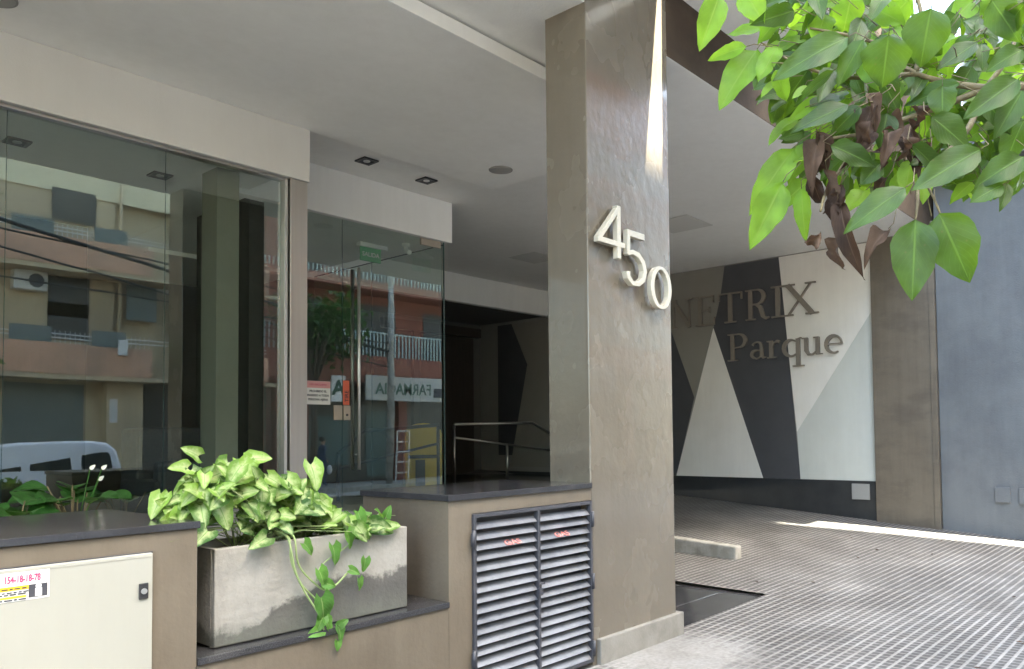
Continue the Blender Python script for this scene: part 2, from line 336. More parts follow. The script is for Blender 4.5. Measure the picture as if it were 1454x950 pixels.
def tile_mat():
    """pavement of small raised dark squares in pale grout ridges, worn and dusty in patches"""
    m, nt, out = newmat('ribbed_pavement')
    p = N(nt, 'ShaderNodeBsdfPrincipled', Roughness=.7); L(nt, p.outputs[0], out.inputs[0])
    g = N(nt, 'ShaderNodeNewGeometry'); s = N(nt, 'ShaderNodeSeparateXYZ'); L(nt, g.outputs['Position'], s.inputs[0])
    def cell(sock, pitch, duty, soft):
        a = N(nt, 'ShaderNodeMath', operation='DIVIDE'); L(nt, sock, a.inputs[0]); a.inputs[1].default_value = pitch
        f = N(nt, 'ShaderNodeMath', operation='FRACT'); L(nt, a.outputs[0], f.inputs[0])
        c = N(nt, 'ShaderNodeMath', operation='SUBTRACT'); L(nt, f.outputs[0], c.inputs[0]); c.inputs[1].default_value = .5
        ab = N(nt, 'ShaderNodeMath', operation='ABSOLUTE'); L(nt, c.outputs[0], ab.inputs[0])
        mr = N(nt, 'ShaderNodeMapRange', interpolation_type='SMOOTHSTEP'); mr.inputs['From Min'].default_value = duty/2-soft
        mr.inputs['From Max'].default_value = duty/2+soft; mr.inputs['To Min'].default_value = 1; mr.inputs['To Max'].default_value = 0
        L(nt, ab.outputs[0], mr.inputs[0]); return mr.outputs[0]
    cy = cell(s.outputs[1], .071, .70, .07)
    cx = cell(s.outputs[0], .071, .74, .07)
    mu = N(nt, 'ShaderNodeMath', operation='MULTIPLY'); L(nt, cy, mu.inputs[0])
    cxm = N(nt, 'ShaderNodeMapRange'); cxm.inputs['To Min'].default_value = .3; L(nt, cx, cxm.inputs[0]); L(nt, cxm.outputs[0], mu.inputs[1])
    # dust that fills the pattern in patches
    n = N(nt, 'ShaderNodeTexNoise', Scale=1.1, Detail=7, Roughness=.7); L(nt, g.outputs['Position'], n.inputs[0])
    mr = N(nt, 'ShaderNodeMapRange'); mr.inputs['From Min'].default_value = .35; mr.inputs['From Max'].default_value = .68; mr.inputs['To Min'].default_value = 1; mr.inputs['To Max'].default_value = .75
    L(nt, n.outputs[0], mr.inputs[0])
    # mortar smear beside the pillar base
    vd = N(nt, 'ShaderNodeVectorMath', operation='DISTANCE'); L(nt, g.outputs['Position'], vd.inputs[0]); vd.inputs[1].default_value = (4.6, 2.95, 0)
    na = N(nt, 'ShaderNodeMath', operation='ADD'); L(nt, vd.outputs['Value'], na.inputs[0]); 
    n5 = N(nt, 'ShaderNodeTexNoise', Scale=9, Detail=6, Roughness=.7); L(nt, g.outputs['Position'], n5.inputs[0])
    n5m = N(nt, 'ShaderNodeMapRange'); n5m.inputs['To Min'].default_value = -.45; n5m.inputs['To Max'].default_value = .45; L(nt, n5.outputs[0], n5m.inputs[0]); L(nt, n5m.outputs[0], na.inputs[1])
    sm = N(nt, 'ShaderNodeMapRange'); sm.inputs['From Min'].default_value = .35; sm.inputs['From Max'].default_value = .75; L(nt, na.outputs[0], sm.inputs[0])
    m2 = N(nt, 'ShaderNodeMath', operation='MULTIPLY'); L(nt, mu.outputs[0], m2.inputs[0]); L(nt, mr.outputs[0], m2.inputs[1])
    m3 = N(nt, 'ShaderNodeMath', operation='MULTIPLY'); L(nt, m2.outputs[0], m3.inputs[0]); L(nt, sm.outputs[0], m3.inputs[1])
    n2 = N(nt, 'ShaderNodeTexNoise', Scale=35, Detail=4); L(nt, g.outputs['Position'], n2.inputs[0])
    ra = N(nt, 'ShaderNodeValToRGB'); ra.color_ramp.elements[0].color = (.026, .024, .024, 1); ra.color_ramp.elements[1].color = (.052, .049, .049, 1)
    rb = N(nt, 'ShaderNodeValToRGB'); rb.color_ramp.elements[0].color = (.21, .204, .197, 1); rb.color_ramp.elements[1].color = (.295, .287, .276, 1)
    for q in (ra, rb): q.color_ramp.elements[0].position = .3; q.color_ramp.elements[1].position = .7; L(nt, n2.outputs[0], q.inputs[0])
    mx = N(nt, 'ShaderNodeMixRGB'); L(nt, m3.outputs[0], mx.inputs[0]); L(nt, rb.outputs[0], mx.inputs[1]); L(nt, ra.outputs[0], mx.inputs[2])
    # grime blotches and joints of the 0.4 m tiles
    n4 = N(nt, 'ShaderNodeTexNoise', Scale=2.3, Detail=8, Roughness=.7); L(nt, g.outputs['Position'], n4.inputs[0])
    r4 = N(nt, 'ShaderNodeValToRGB'); r4.color_ramp.elements[0].position = .3; r4.color_ramp.elements[0].color = (.72, .69, .67, 1); r4.color_ramp.elements[1].position = .6; r4.color_ramp.elements[1].color = (1, 1, 1, 1)
    L(nt, n4.outputs[0], r4.inputs[0])
    mg = N(nt, 'ShaderNodeMixRGB', blend_type='MULTIPLY'); mg.inputs[0].default_value = 1; L(nt, mx.outputs[0], mg.inputs[1]); L(nt, r4.outputs[0], mg.inputs[2])
    # each 0.43 m tile a little different, dark joints, tyre-darkened lanes and spots
    sn = N(nt, 'ShaderNodeVectorMath', operation='SNAP'); L(nt, g.outputs['Position'], sn.inputs[0]); sn.inputs[1].default_value = (.426, .426, 50)
    wn_ = N(nt, 'ShaderNodeTexWhiteNoise'); L(nt, sn.outputs[0], wn_.inputs[0])
    wr = N(nt, 'ShaderNodeMapRange'); wr.inputs['To Min'].default_value = .82; wr.inputs['To Max'].default_value = 1.08; L(nt, wn_.outputs[0], wr.inputs[0])
    m5 = N(nt, 'ShaderNodeMixRGB', blend_type='MULTIPLY'); m5.inputs[0].default_value = 1; L(nt, mg.outputs[0], m5.inputs[1]); L(nt, wr.outputs[0], m5.inputs[2])
    sp_ = N(nt, 'ShaderNodeTexVoronoi', Scale=2.1); L(nt, g.outputs['Position'], sp_.inputs[0])
    sr = N(nt, 'ShaderNodeMapRange'); sr.inputs['From Min'].default_value = .03; sr.inputs['From Max'].default_value = .09; sr.inputs['To Min'].default_value = .5; L(nt, sp_.outputs['Distance'], sr.inputs[0])
    m6 = N(nt, 'ShaderNodeMixRGB', blend_type='MULTIPLY'); m6.inputs[0].default_value = 1; L(nt, m5.outputs[0], m6.inputs[1]); L(nt, sr.outputs[0], m6.inputs[2])
    ln_ = N(nt, 'ShaderNodeTexNoise', Scale=.55, Detail=6, Roughness=.6); L(nt, g.outputs['Position'], ln_.inputs[0])
    lr = N(nt, 'ShaderNodeMapRange'); lr.inputs['From Min'].default_value = .42; lr.inputs['From Max'].default_value = .6; lr.inputs['To Min'].default_value = .84; L(nt, ln_.outputs[0], lr.inputs[0])
    m7 = N(nt, 'ShaderNodeMixRGB', blend_type='MULTIPLY'); m7.inputs[0].default_value = 1; L(nt, m6.outputs[0], m7.inputs[1]); L(nt, lr.outputs[0], m7.inputs[2])
    L(nt, m7.outputs[0], p.inputs['Base Color'])
    bp = N(nt, 'ShaderNodeBump', Strength=.5, Distance=.006); bp.invert = True; L(nt, m3.outputs[0], bp.inputs['Height']); L(nt, bp.outputs[0], p.inputs['Normal'])
    return m
M['tile'] = tile_mat()

def glass_mat(name, ior, tint):
    m, nt, out = newmat(name)
    t = N(nt, 'ShaderNodeBsdfTransparent'); t.inputs[0].default_value = rgba(tint)
    g = N(nt, 'ShaderNodeBsdfGlossy', Roughness=0.0); g.inputs[0].default_value = (.93, 1, .96, 1)
    fr = N(nt, 'ShaderNodeFresnel', IOR=ior); ge = N(nt, 'ShaderNodeNewGeometry')
    inv = N(nt, 'ShaderNodeMath', operation='SUBTRACT'); inv.inputs[0].default_value = 1; L(nt, ge.outputs['Backfacing'], inv.inputs[1])
    mu = N(nt, 'ShaderNodeMath', operation='MULTIPLY'); L(nt, fr.outputs[0], mu.inputs[0]); L(nt, inv.outputs[0], mu.inputs[1])
    # faint waviness of real sheet glass
    tc = N(nt, 'ShaderNodeTexCoord'); n = N(nt, 'ShaderNodeTexNoise', Scale=1.2, Detail=1); L(nt, tc.outputs['Object'], n.inputs[0])
    bp = N(nt, 'ShaderNodeBump', Strength=.02, Distance=.05); L(nt, n.outputs[0], bp.inputs['Height']); L(nt, bp.outputs[0], g.inputs['Normal'])
    mx = N(nt, 'ShaderNodeMixShader'); L(nt, mu.outputs[0], mx.inputs[0]); L(nt, t.outputs[0], mx.inputs[1]); L(nt, g.outputs[0], mx.inputs[2])
    L(nt, mx.outputs[0], out.inputs[0])
    return m
M['glass'] = glass_mat('shop_glass', 2.15, (.88, .925, .90))
M['glass_edge'] = pmat('glass_edge_green', (.03, .06, .055), (.04, .07, .065), 3, .2)

def brick_mat():
    m, nt, out = newmat('red_brick')
    p = N(nt, 'ShaderNodeBsdfPrincipled', Roughness=.85); L(nt, p.outputs[0], out.inputs[0])
    tc = N(nt, 'ShaderNodeTexCoord'); mp = N(nt, 'ShaderNodeMapping'); mp.inputs['Rotation'].default_value = (R_(90), 0, 0)
    L(nt, tc.outputs['Object'], mp.inputs[0])
    b = N(nt, 'ShaderNodeTexBrick', Scale=4); b.inputs['Color1'].default_value = (.27, .095, .065, 1); b.inputs['Color2'].default_value = (.21, .072, .052, 1); b.inputs['Mortar'].default_value = (.2, .13, .1, 1)
    b.inputs['Mortar Size'].default_value = .012
    L(nt, mp.outputs[0], b.inputs[0]); L(nt, b.outputs[0], p.inputs['Base Color'])
    return m
M['brick'] = brick_mat()

def leaf_mat(name, dark, light, trans, vein, rough=.35, tw=.45, variegate=0, vcol=(.6, .66, .35)):
    """leaf: UV.x across (0.5 midrib), UV.y base to tip; colour attribute tint varies each leaf"""
    m, nt, out = newmat(name)
    uv = N(nt, 'ShaderNodeUVMap'); uv.uv_map = 'UVMap'; s = N(nt, 'ShaderNodeSeparateXYZ'); L(nt, uv.outputs[0], s.inputs[0])
    c = N(nt, 'ShaderNodeMath', operation='SUBTRACT'); L(nt, s.outputs[0], c.inputs[0]); c.inputs[1].default_value = .5
    ab = N(nt, 'ShaderNodeMath', operation='ABSOLUTE'); L(nt, c.outputs[0], ab.inputs[0])
    mid = N(nt, 'ShaderNodeMapRange'); mid.inputs['From Min'].default_value = .012; mid.inputs['From Max'].default_value = .03; mid.inputs['To Min'].default_value = 1; mid.inputs['To Max'].default_value = 0
    L(nt, ab.outputs[0], mid.inputs[0])
    # side veins: bands of (y*9 - |x|*7)
    a1 = N(nt, 'ShaderNodeMath', operation='MULTIPLY'); L(nt, s.outputs[1], a1.inputs[0]); a1.inputs[1].default_value = 9
    a2 = N(nt, 'ShaderNodeMath', operation='MULTIPLY'); L(nt, ab.outputs[0], a2.inputs[0]); a2.inputs[1].default_value = 7
    a3 = N(nt, 'ShaderNodeMath', operation='SUBTRACT'); L(nt, a1.outputs[0], a3.inputs[0]); L(nt, a2.outputs[0], a3.inputs[1])
    fr = N(nt, 'ShaderNodeMath', operation='PINGPONG'); L(nt, a3.outputs[0], fr.inputs[0]); fr.inputs[1].default_value = .5
    sv = N(nt, 'ShaderNodeMapRange'); sv.inputs['From Min'].default_value = .0; sv.inputs['From Max'].default_value = .07; sv.inputs['To Min'].default_value = .34; sv.inputs['To Max'].default_value = 0
    L(nt, fr.outputs[0], sv.inputs[0])
    mxv = N(nt, 'ShaderNodeMath', operation='MAXIMUM'); L(nt, mid.outputs[0], mxv.inputs[0]); L(nt, sv.outputs[0], mxv.inputs[1])
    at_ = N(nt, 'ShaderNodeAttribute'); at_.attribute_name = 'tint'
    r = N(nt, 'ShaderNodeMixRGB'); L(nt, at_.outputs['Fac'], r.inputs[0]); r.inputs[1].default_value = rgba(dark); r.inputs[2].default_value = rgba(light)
    col = r.outputs[0]
    g = N(nt, 'ShaderNodeNewGeometry')
    if variegate:
        pass
        w = N(nt, 'ShaderNodeTexNoise', Scale=38, Detail=5, Roughness=.7); L(nt, g.outputs['Position'], w.inputs[0])
        w2 = N(nt, 'ShaderNodeMath', operation='SUBTRACT'); L(nt, w.outputs[0], w2.inputs[0]); L(nt, ab.outputs[0], w2.inputs[1])
        w3 = N(nt, 'ShaderNodeMapRange'); w3.inputs['From Min'].default_value = .12; w3.inputs['From Max'].default_value = .42; w3.inputs['To Max'].default_value = variegate; L(nt, w2.outputs[0], w3.inputs[0])
        vm = N(nt, 'ShaderNodeMixRGB'); L(nt, w3.outputs[0], vm.inputs[0]); L(nt, col, vm.inputs[1]); vm.inputs[2].default_value = rgba(vcol); col = vm.outputs[0]
    else:
        w = N(nt, 'ShaderNodeTexNoise', Scale=22, Detail=4); L(nt, g.outputs['Position'], w.inputs[0])
        w3 = N(nt, 'ShaderNodeMapRange'); w3.inputs['From Min'].default_value = .3; w3.inputs['From Max'].default_value = .7; w3.inputs['To Min'].default_value = .6; w3.inputs['To Max'].default_value = 1.3; L(nt, w.outputs[0], w3.inputs[0])
        vm = N(nt, 'ShaderNodeMixRGB', blend_type='MULTIPLY'); vm.inputs[0].default_value = 1; L(nt, col, vm.inputs[1]); L(nt, w3.outputs[0], vm.inputs[2]); col = vm.outputs[0]
    vo = N(nt, 'ShaderNodeTexVoronoi', Scale=34); L(nt, g.outputs['Position'], vo.inputs[0])
    vr = N(nt, 'ShaderNodeMapRange'); vr.inputs['From Min'].default_value = .05; vr.inputs['From Max'].default_value = .11; vr.inputs['To Min'].default_value = .7; vr.inputs['To Max'].default_value = 0; L(nt, vo.outputs['Distance'], vr.inputs[0])
    vb = N(nt, 'ShaderNodeMixRGB'); L(nt, vr.outputs[0], vb.inputs[0]); L(nt, col, vb.inputs[1]); vb.inputs[2].default_value = (.10, .075, .03, 1); col = vb.outputs[0]
    mv = N(nt, 'ShaderNodeMixRGB'); L(nt, mxv.outputs[0], mv.inputs[0]); L(nt, col, mv.inputs[1]); mv.inputs[2].default_value = rgba(vein)
    p = N(nt, 'ShaderNodeBsdfPrincipled', Roughness=rough+.1); p.inputs['Specular IOR Level'].default_value = .32; L(nt, mv.outputs[0], p.inputs['Base Color'])
    bp = N(nt, 'ShaderNodeBump', Strength=.5, Distance=.002); L(nt, mxv.outputs[0], bp.inputs['Height']); L(nt, bp.outputs[0], p.inputs['Normal'])
    t = N(nt, 'ShaderNodeBsdfTranslucent')
    tm = N(nt, 'ShaderNodeMixRGB', blend_type='MIX'); tm.inputs[0].default_value = .7; L(nt, mv.outputs[0], tm.inputs[1]); tm.inputs[2].default_value = rgba(trans)
    L(nt, tm.outputs[0], t.inputs[0])
    mx = N(nt, 'ShaderNodeMixShader'); mx.inputs[0].default_value = tw; L(nt, p.outputs[0], mx.inputs[1]); L(nt, t.outputs[0], mx.inputs[2])
    L(nt, mx.outputs[0], out.inputs[0])
    return m
M['leaf'] = leaf_mat('tree_leaf', (0.024, 0.054, 0.009), (0.054, 0.105, 0.020), (0.183, 0.340, 0.013), (0.099, 0.178, 0.035), .3, .42)
M['leaf_y'] = leaf_mat('backlit_tree_leaf', (0.125, 0.266, 0.023), (0.188, 0.344, 0.040), (0.391, 0.626, 0.040), (0.235, 0.360, 0.063), .35, .62)  # brighter leaf copy, sun glow through the blade put into its colour
M['deadleaf'] = leaf_mat('withered_leaf', (0.030, 0.017, 0.013), (0.110, 0.069, 0.047), (0.110, 0.055, 0.028), (0.110, 0.072, 0.050), .7, .25)
M['synleaf'] = leaf_mat('variegated_leaf', (0.023, 0.078, 0.013), (0.180, 0.313, 0.051), (0.306, 0.497, 0.068), (0.144, 0.276, 0.068), .4, .24, .8, (0.414, 0.488, 0.230))
M['vineleaf'] = leaf_mat('trailing_leaf', (0.043, 0.136, 0.025), (0.102, 0.255, 0.043), (0.238, 0.442, 0.051), (0.255, 0.357, 0.128), .4, .4)
M['peace'] = leaf_mat('glossy_dark_leaf', (0.016, 0.060, 0.014), (0.040, 0.120, 0.024), (0.096, 0.240, 0.024), (0.048, 0.112, 0.032), .25, .3)
M['flower'] = pmat('white_spathe', (.75, .73, .62), (.68, .66, .55), 5, .5)

# ------------------------------------------------------------------ ground
def gz(x, y):
    return min(1, max(0, (x-5.3)/6.8))*max(0, .072*y-.145)
def ground():
    bm = bmesh.new()
    xs = sorted(set([-14+i*.9 for i in range(21)]+[5.3+i*.35 for i in range(40)]+[5.0, 6.72, 30]))
    ys = sorted(set([-1.6+i*.4 for i in range(48)]+[3.30, 4.42]))
    V = {}
    for i, x in enumerate(xs):
        for j, y in enumerate(ys): V[i, j] = bm.verts.new((x, y, gz(x, y)))
    for i in range(len(xs)-1):
        for j in range(len(ys)-1):
            cx_, cy_ = (xs[i]+xs[i+1])/2, (ys[j]+ys[j+1])/2
            if 5.0 <= cx_ <= 6.72 and 3.30 <= cy_ <= 4.42: continue
            if cx_ < 4.9 and cy_ > 3.9: continue
            bm.faces.new((V[i, j], V[i+1, j], V[i+1, j+1], V[i, j+1]))
    me = D.meshes.new('pavement'); bm.to_mesh(me); bm.free()
    o = D.objects.new('pavement', me); COL.objects.link(o); me.materials.append(M['tile'])
    tag(o, 'pavement and driveway of small ribbed grey tiles', kind='structure')
ground()
bx('earth', (-120, 160, -160, 80, -1.2, -.34), M['asphalt'], bevel=0, kind='structure', label='ground beneath the street')
bx('road', (-60, 80, -8, -1.75, -.336, -.32), M['asphalt'], bevel=0, kind='structure', label='pale concrete road')
bx('kerb', (-30, 40, -1.75, -1.6, -.33, .003), M['kerbstone'], bevel=.015, kind='structure', label='kerb of the pavement')
bx('opposite_kerb', (-40, 60, -8.15, -8, -.33, -.17), M['kerbstone'], bevel=.015, kind='structure', label='kerb on the far side of the road')
bx('opposite_pavement', (-60, 80, -10.5, -8.15, -.33, -.176), M['walk'], bevel=0, kind='structure', label='far pavement')

lm = empty('entrance_landing', (5.0, 3.9, 0), 'dark stone entrance landing sunk into the ribbed pavement beside the pillar', 'landing')
bx('slab', (5.002, 6.718, 3.302, 3.72, -.1, .004), M['granite'], lm, .003)
bx('slab', (5.002, 6.718, 3.726, 4.418, -.1, .004), M['granite'], lm, .003)
B().box(5.0, 6.72, 4.40, 4.425, -.02, .062).build('riser', M['dark_wall'], lm)

ks = B()
ks.prism([(4.32, .03), (7.7, .20), (7.7, .385), (4.32, .215)], lambda y, z, t: (t, y, z), 8.04, 8.19)
ks.build('kerb_stop', M['kerbstone'], bevel=.02, label='low concrete kerb block on the tiled driveway behind the pillar', cat='kerb block')

# ------------------------------------------------------------------ our building
bld = empty('apartment_building', (0, 3.217, 0), 'apartment building with a white soffit porch over the entrance and driveway', 'building')
ZC = 4.28
# outer soffit (front), lower ceiling with its edge board
bx('soffit', (-12, 12.3, 3.222, 12.7, 4.405, 4.6), M['soffit'], bld, 0)
cl = B(); cl.box(-12, 6.2, 4.015, 6.3, ZC, 4.385)
cl.build('ceiling_panel', M['white'], bld, .004)
bx('sky_block_slab', (-12, 15.4, 3.61, 12.6, 4.61, 4.86), M['soffit'], bld, 0)  # added above the ceiling to stop sky light leaking in
bx('shadow_gap', (-12, 6.1, 4.2, 4.3, 4.385, 4.4045), M['dark_wall'], bld, 0)  # dark strip painting the shade inside the ceiling gap
bx('beam', (5.052, 13.0, 3.217, 3.6, 4.407, 7.0), M['beam'], bld, .006)
bx('upper_wall', (-12, 5.05, 3.222, 3.6, 5.602, 7.0), M['white'], bld, 0)
bx('lintel', (-12, 5.05, 3.222, 3.6, 4.601, 5.6), M['cement_d'], bld, 0)
bx('sun_block_slab', (-12, 4.95, 1.9, 3.259, 4.95, 5.12), M['soffit'], bld, .01)  # unseen slab added to cut the sun into a sliver on the pillar
B().prism([(4.985, 3.259), (5.235, 1.9), (6.6, 1.9), (6.6, 3.259)], lambda x, y, t: (x, y, t), 4.95, 5.12).build('sun_block_slab', M['soffit'], bld)  # added too, its slanted edge shaping the other side of the sun sliver
bx('fascia', (-3, 3.885, 6.28, 6.40, 3.804, 4.279), M['fascia'], bld, .006)
bx('fascia', (3.60, 6.235, 7.02, 7.14, 3.797, 4.2785), M['white'], bld, .006)
bx('fascia', (4.0, 11.578, 10.02, 10.14, 3.797, 4.2785), M['white'], bld, .006)
# lobby shell
bx('lobby_ceiling', (-3, 3.7, 6.401, 12.2, 3.85, 3.95), M['white'], bld, 0)
bx('lobby_ceiling', (3.702, 6.13, 7.141, 12.2, 3.85, 3.95), M['white'], bld, 0)
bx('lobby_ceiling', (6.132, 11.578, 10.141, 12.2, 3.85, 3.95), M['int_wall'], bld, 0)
bx('lobby_floor', (-3, 6.2, 6.3, 12.2, .5, .72), M['bounce_floor'], bld, 0)
bx('lobby_floor', (6.202, 11.578, 7.6, 12.2, .5, .72), M['dark_floor'], bld, 0)
bx('back_wall', (-3, 11.58, 12.17, 12.4, .3, 4.6), M['int_wall'], bld, 0)
bx('end_wall', (-3.2, -3, 3.6, 12.4, 0, 4.6), M['dark_int'], bld, 0)
bx('inner_wall', (3.80, 3.95, 7.2, 8.3, .72, 3.849), M['dark_int'], bld, 0)
bx('inner_wall', (-3, 3.2, 9.6, 9.75, .72, 3.849), M['dark_int'], bld, 0)
bx('beige_upright', (3.20, 3.40, 6.62, 6.9, .72, 3.849), M['int_beige'], bld, .004)  # beige upright block close behind the glass
bx('dark_doorway', (9.9, 11.32, 12.10, 12.168, .721, 3.55), M['brown_dark'], bld, .01)
bx('dark_doorway', (9.72, 9.88, 12.08, 12.168, .721, 3.70), M['dark_int'], bld, .01)
B().box(9.0, 11.50, 12.06, 12.168, 3.56, 3.75).build('door_head', M['brown_dark'], bld)
bx('porch_floor', (2.82, 5.4, 3.64, 6.98, .3, .719), M['bounce_floor'], bld, 0)
bx('porch_floor', (5.4, 6.9, 5.0, 7.598, .3, .718), M['dark_floor'], bld, 0)

# ---- mural wall (right side wall of the porch)
W = 11.58
mural = empty('mural_wall', (W, 6, 0), 'porch side wall painted with white, grey and charcoal triangles', 'wall')
B().box(W, W+.25, 3.92, 12.2, -.1, 4.9).build('wall', M['m_grey'], mural)
def panel(poly, mat, t, nm='painted_panel'):
    B().prism(poly, lambda x, y, d: (W-d, x, y), .0, t).build(nm, mat, mural)
panel([(6.317, 4.262), (5.356, 4.262), (5.082, .778), (5.703, .775), (6.544, 3.253), (6.407, 3.746)], M['m_dark'], .008)
panel([(5.356, 4.262), (3.922, 4.262), (3.922, 3.269), (5.12, 1.507)], M['m_white'], .012)
panel([(3.922, 3.269), (3.922, .778), (5.082, .778), (5.12, 1.507)], M['m_pale'], .006)
panel([(6.544, 3.253), (5.703, .778), (7.318, .778)], M['m_white'], .014)
panel([(6.407, 3.746), (6.317, 4.262), (10.02, 4.262), (10.02, 3.0), (7.42, 3.40), (6.941, 2.114), (6.544, 3.253)], M['m_mid'], .004)
panel([(7.42, 3.40), (6.941, 2.114), (7.318, .778), (9.2, .778), (9.2, 3.1)], M['m_dark'], .010)
panel([(11.64, 3.79), (11.24, 3.79), (10.803, 2.921), (11.25, 1.1), (11.64, 1.1)], M['m_dark'], .006)
panel([(11.24, 3.79), (10.58, 3.79), (10.803, 2.921)], M['m_mid'], .004)
panel([(10.58, 3.79), (10.15, 3.79), (10.15, .87), (11.3, .87), (10.803, 2.921)], M['m_mid'], .009)
B().box(W-.02, W-.001, 3.92, 12.1, -.05, .776).build('skirting', M['dark_wall'], mural, .002)
sp = empty('side_pillar', (W, 3.5, 0), 'flat brown cement pilaster between the painted wall and the blue-grey wall', 'pilaster')
bx('shaft', (11.50, 11.95, 3.13, 3.918, -.1, 4.404), M['cement_d'], sp, .006)
bx('edge_bead', (11.488, 11.56, 3.05, 3.128, -.1, 4.404), M['cement_d'], sp, .004)

# ---- the big pillar
pil = empty('pillar', (4.55, 3.217, 0), 'broad polished cement pillar carrying the house number', 'pillar')
bx('shaft', (4.045, 5.05, 3.217, 3.577, -.05, 5.0), M['cement_p'], pil, .008)
bx('plinth', (4.085, 5.105, 3.183, 3.62, -.05, .165), M['plinth'], pil, .006)

# ---- left low wall with meter cabinet
lw = empty('low_wall', (0, 3.5, 0), 'low cement wall with black granite top and a cream meter cabinet door, left of the planter', 'wall')
bx('wall', (-4, 1.485, 3.217, 4.1, -.05, 1.14), M['cement'], lw, .004)
bx('coping', (-4, 1.492, 3.205, 4.15, 1.141, 1.170), M['granite'], lw, .003)
md = bx('cabinet_door', (.30, 1.305, 3.196, 3.216, .08, 1.066), M['door_paint'], lw, .004)
bx('cabinet_frame', (.29, 1.3085, 3.2085, 3.2165, .07, 1.0695), M['iron'], md, 0)
for zz in (.25, .9): B().cyl((.305, 3.19, zz), .008, .07, 'Z', 10).build('hinge', M['door_paint'], md)
B().box(.31, 1.30, 3.1945, 3.1962, 1.052, 1.056).build('door_lip', M['iron'] if False else M['door_paint'], md)
lk = bx('lock', (1.253, 1.305-.018, 3.188, 3.1955, .895, .955), M['black_plastic'], md, .003)
B().cyl((1.270, 3.188, .925), .011, -.004, 'Y', 16).build('key_barrel', M['steel'], lk)
st = bx('sticker', (.775, .958, 3.1945, 3.1955, .955, 1.053), M['paper'], md, 0)
def lw_text(s, size, x, z, mat, par, bold=0, sx=1):
    return text_mesh('lettering', s, size, mat, (x, 3.1938, z), (1, 0, 0), (0, 0, 1), .0004, par, 'LEFT', bold, sx)
lw_text('154-18-18-78', .033, .823, 1.018, M['inkred'], st, .0012, .60)
bx('sticker_band', (.78, .90, 3.1935, 3.1943, .992, 1.006), M['yellow'], st, 0)
bx('sticker_band', (.78, .89, 3.1935, 3.1943, .966, .9725), M['yellow'], st, 0)
ft = B()
for j, zz in enumerate((.998, .986, .979, .961)):
    x = .783
    while x < .885:
        w_ = rnd.uniform(.008, .024); ft.box(x, x+w_, 3.1925, 3.1932, zz-.0022, zz+.0022); x += w_+.005
ft.build('small_print', M['ink'], st)
bx('sticker_picture', (.896, .952, 3.193, 3.1943, .962, 1.006), M['ink'], st, 0)
fg = B(); fg.box(.915, .935, 3.1918, 3.1928, .964, .992); fg.cyl((.925, 3.1928, .999), .009, -.001, 'Y', 14)
fg.build('sticker_figure', M['paper'], st)

# ---- ledge with granite sill (planter recess)
lg = empty('planter_ledge', (2.15, 3.4, 0), 'lower cement ledge with a black granite sill under the planter', 'ledge')
bx('wall', (1.487, 2.816, 3.217, 3.95, -.05, .588), M['cement'], lg, 0)
bx('sill', (1.487, 2.816, 3.206, 3.95, .589, .620), M['granite'], lg, .004)

# ---- right low wall with louvred gas cabinet
rw = empty('gas_cabinet_wall', (3.4, 3.5, 0), 'low cement wall block with black granite top housing the louvred gas doors', 'wall')
wb = B()
wb.box(2.818, 2.985, 3.217, 3.98, -.05, 1.15); wb.box(2.985, 4.044, 3.217, 3.98, 1.072, 1.15)
wb.box(2.985, 4.044, 3.50, 3.98, -.05, 1.072)
wb.build('wall', M['cement'], rw)
bx('coping', (2.806, 4.044, 3.203, 3.995, 1.151, 1.186), M['granite'], rw, .003)
fr = B()
for x in (2.988, 3.512, 4.018): fr.box(x, x+.022, 3.203, 3.235, .03, 1.068)
fr.box(2.9895, 4.038, 3.2045, 3.235, 1.046, 1.0675); fr.box(2.9895, 4.038, 3.2045, 3.235, .03, .052)
fr.build('louver_frame', M['iron'], rw, .002)
bx('cabinet_inside', (2.99, 4.04, 3.30, 3.49, .0, 1.07), M['iron'], rw, 0)
def door(x0, x1, nm):
    d = B()
    n = 17; p_ = 1.0/n
    for k in range(n):
        z0 = .056+k*p_*.985; t = rnd.uniform(-.003, .003)
        # tilted slat: lower edge out, upper edge in
        y0, y1 = 3.206, 3.245; zt = z0+p_*.52
        prof = [(y0, z0+t), (y0+.004, z0-.003+t), (y1, zt), (y1-.003, zt+.004)]
        V0 = [d.bm.verts.new((x0+.003, a, b)) for a, b in prof]; V1 = [d.bm.verts.new((x1-.003, a, b)) for a, b in prof]
        for i in range(4): d.bm.faces.new((V0[i], V0[(i+1) % 4], V1[(i+1) % 4], V1[i]))
        d.bm.faces.new(V0[::-1]); d.bm.faces.new(V1)
    return d.build('louver_door', M['slat'], rw)
dl_ = door(3.011, 3.511, 'l'); dr_ = door(3.535, 4.017, 'r')
def slat_text(x, z, par):
    return text_mesh('lettering', 'GAS', .058, M['red'], (x, 3.2035, z), (1, 0, 0), (0, .039, .0306), .001, par, 'CENTER', .001, 1.25)
slat_text(3.31, .8715, dl_); slat_text(3.75, .8715, dr_)
for x in (2.981, 4.033):
    for z in (.28, .93) if x < 3 else (.12, .55, .95):
        hg = B(); hg.cyl((x, 3.197, z-.05), .011, .1, 'Z', 12); hg.box(x-.012, x+.012, 3.199, 3.206, z-.035, z+.035)
        hg.build('hinge', M['iron'], rw)
pd = B(); pd.box(3.492, 3.524, 3.176, 3.196, .545, .585)
pd.tube([(3.499, 3.186, .583), (3.499, 3.186, .606), (3.508, 3.186, .614), (3.517, 3.186, .606), (3.517, 3.186, .583)], .0035, 8)
pd.box(3.508, 3.556, 3.190, 3.2025, .604, .618)
pd.build('padlock', M['iron'], rw, .003)

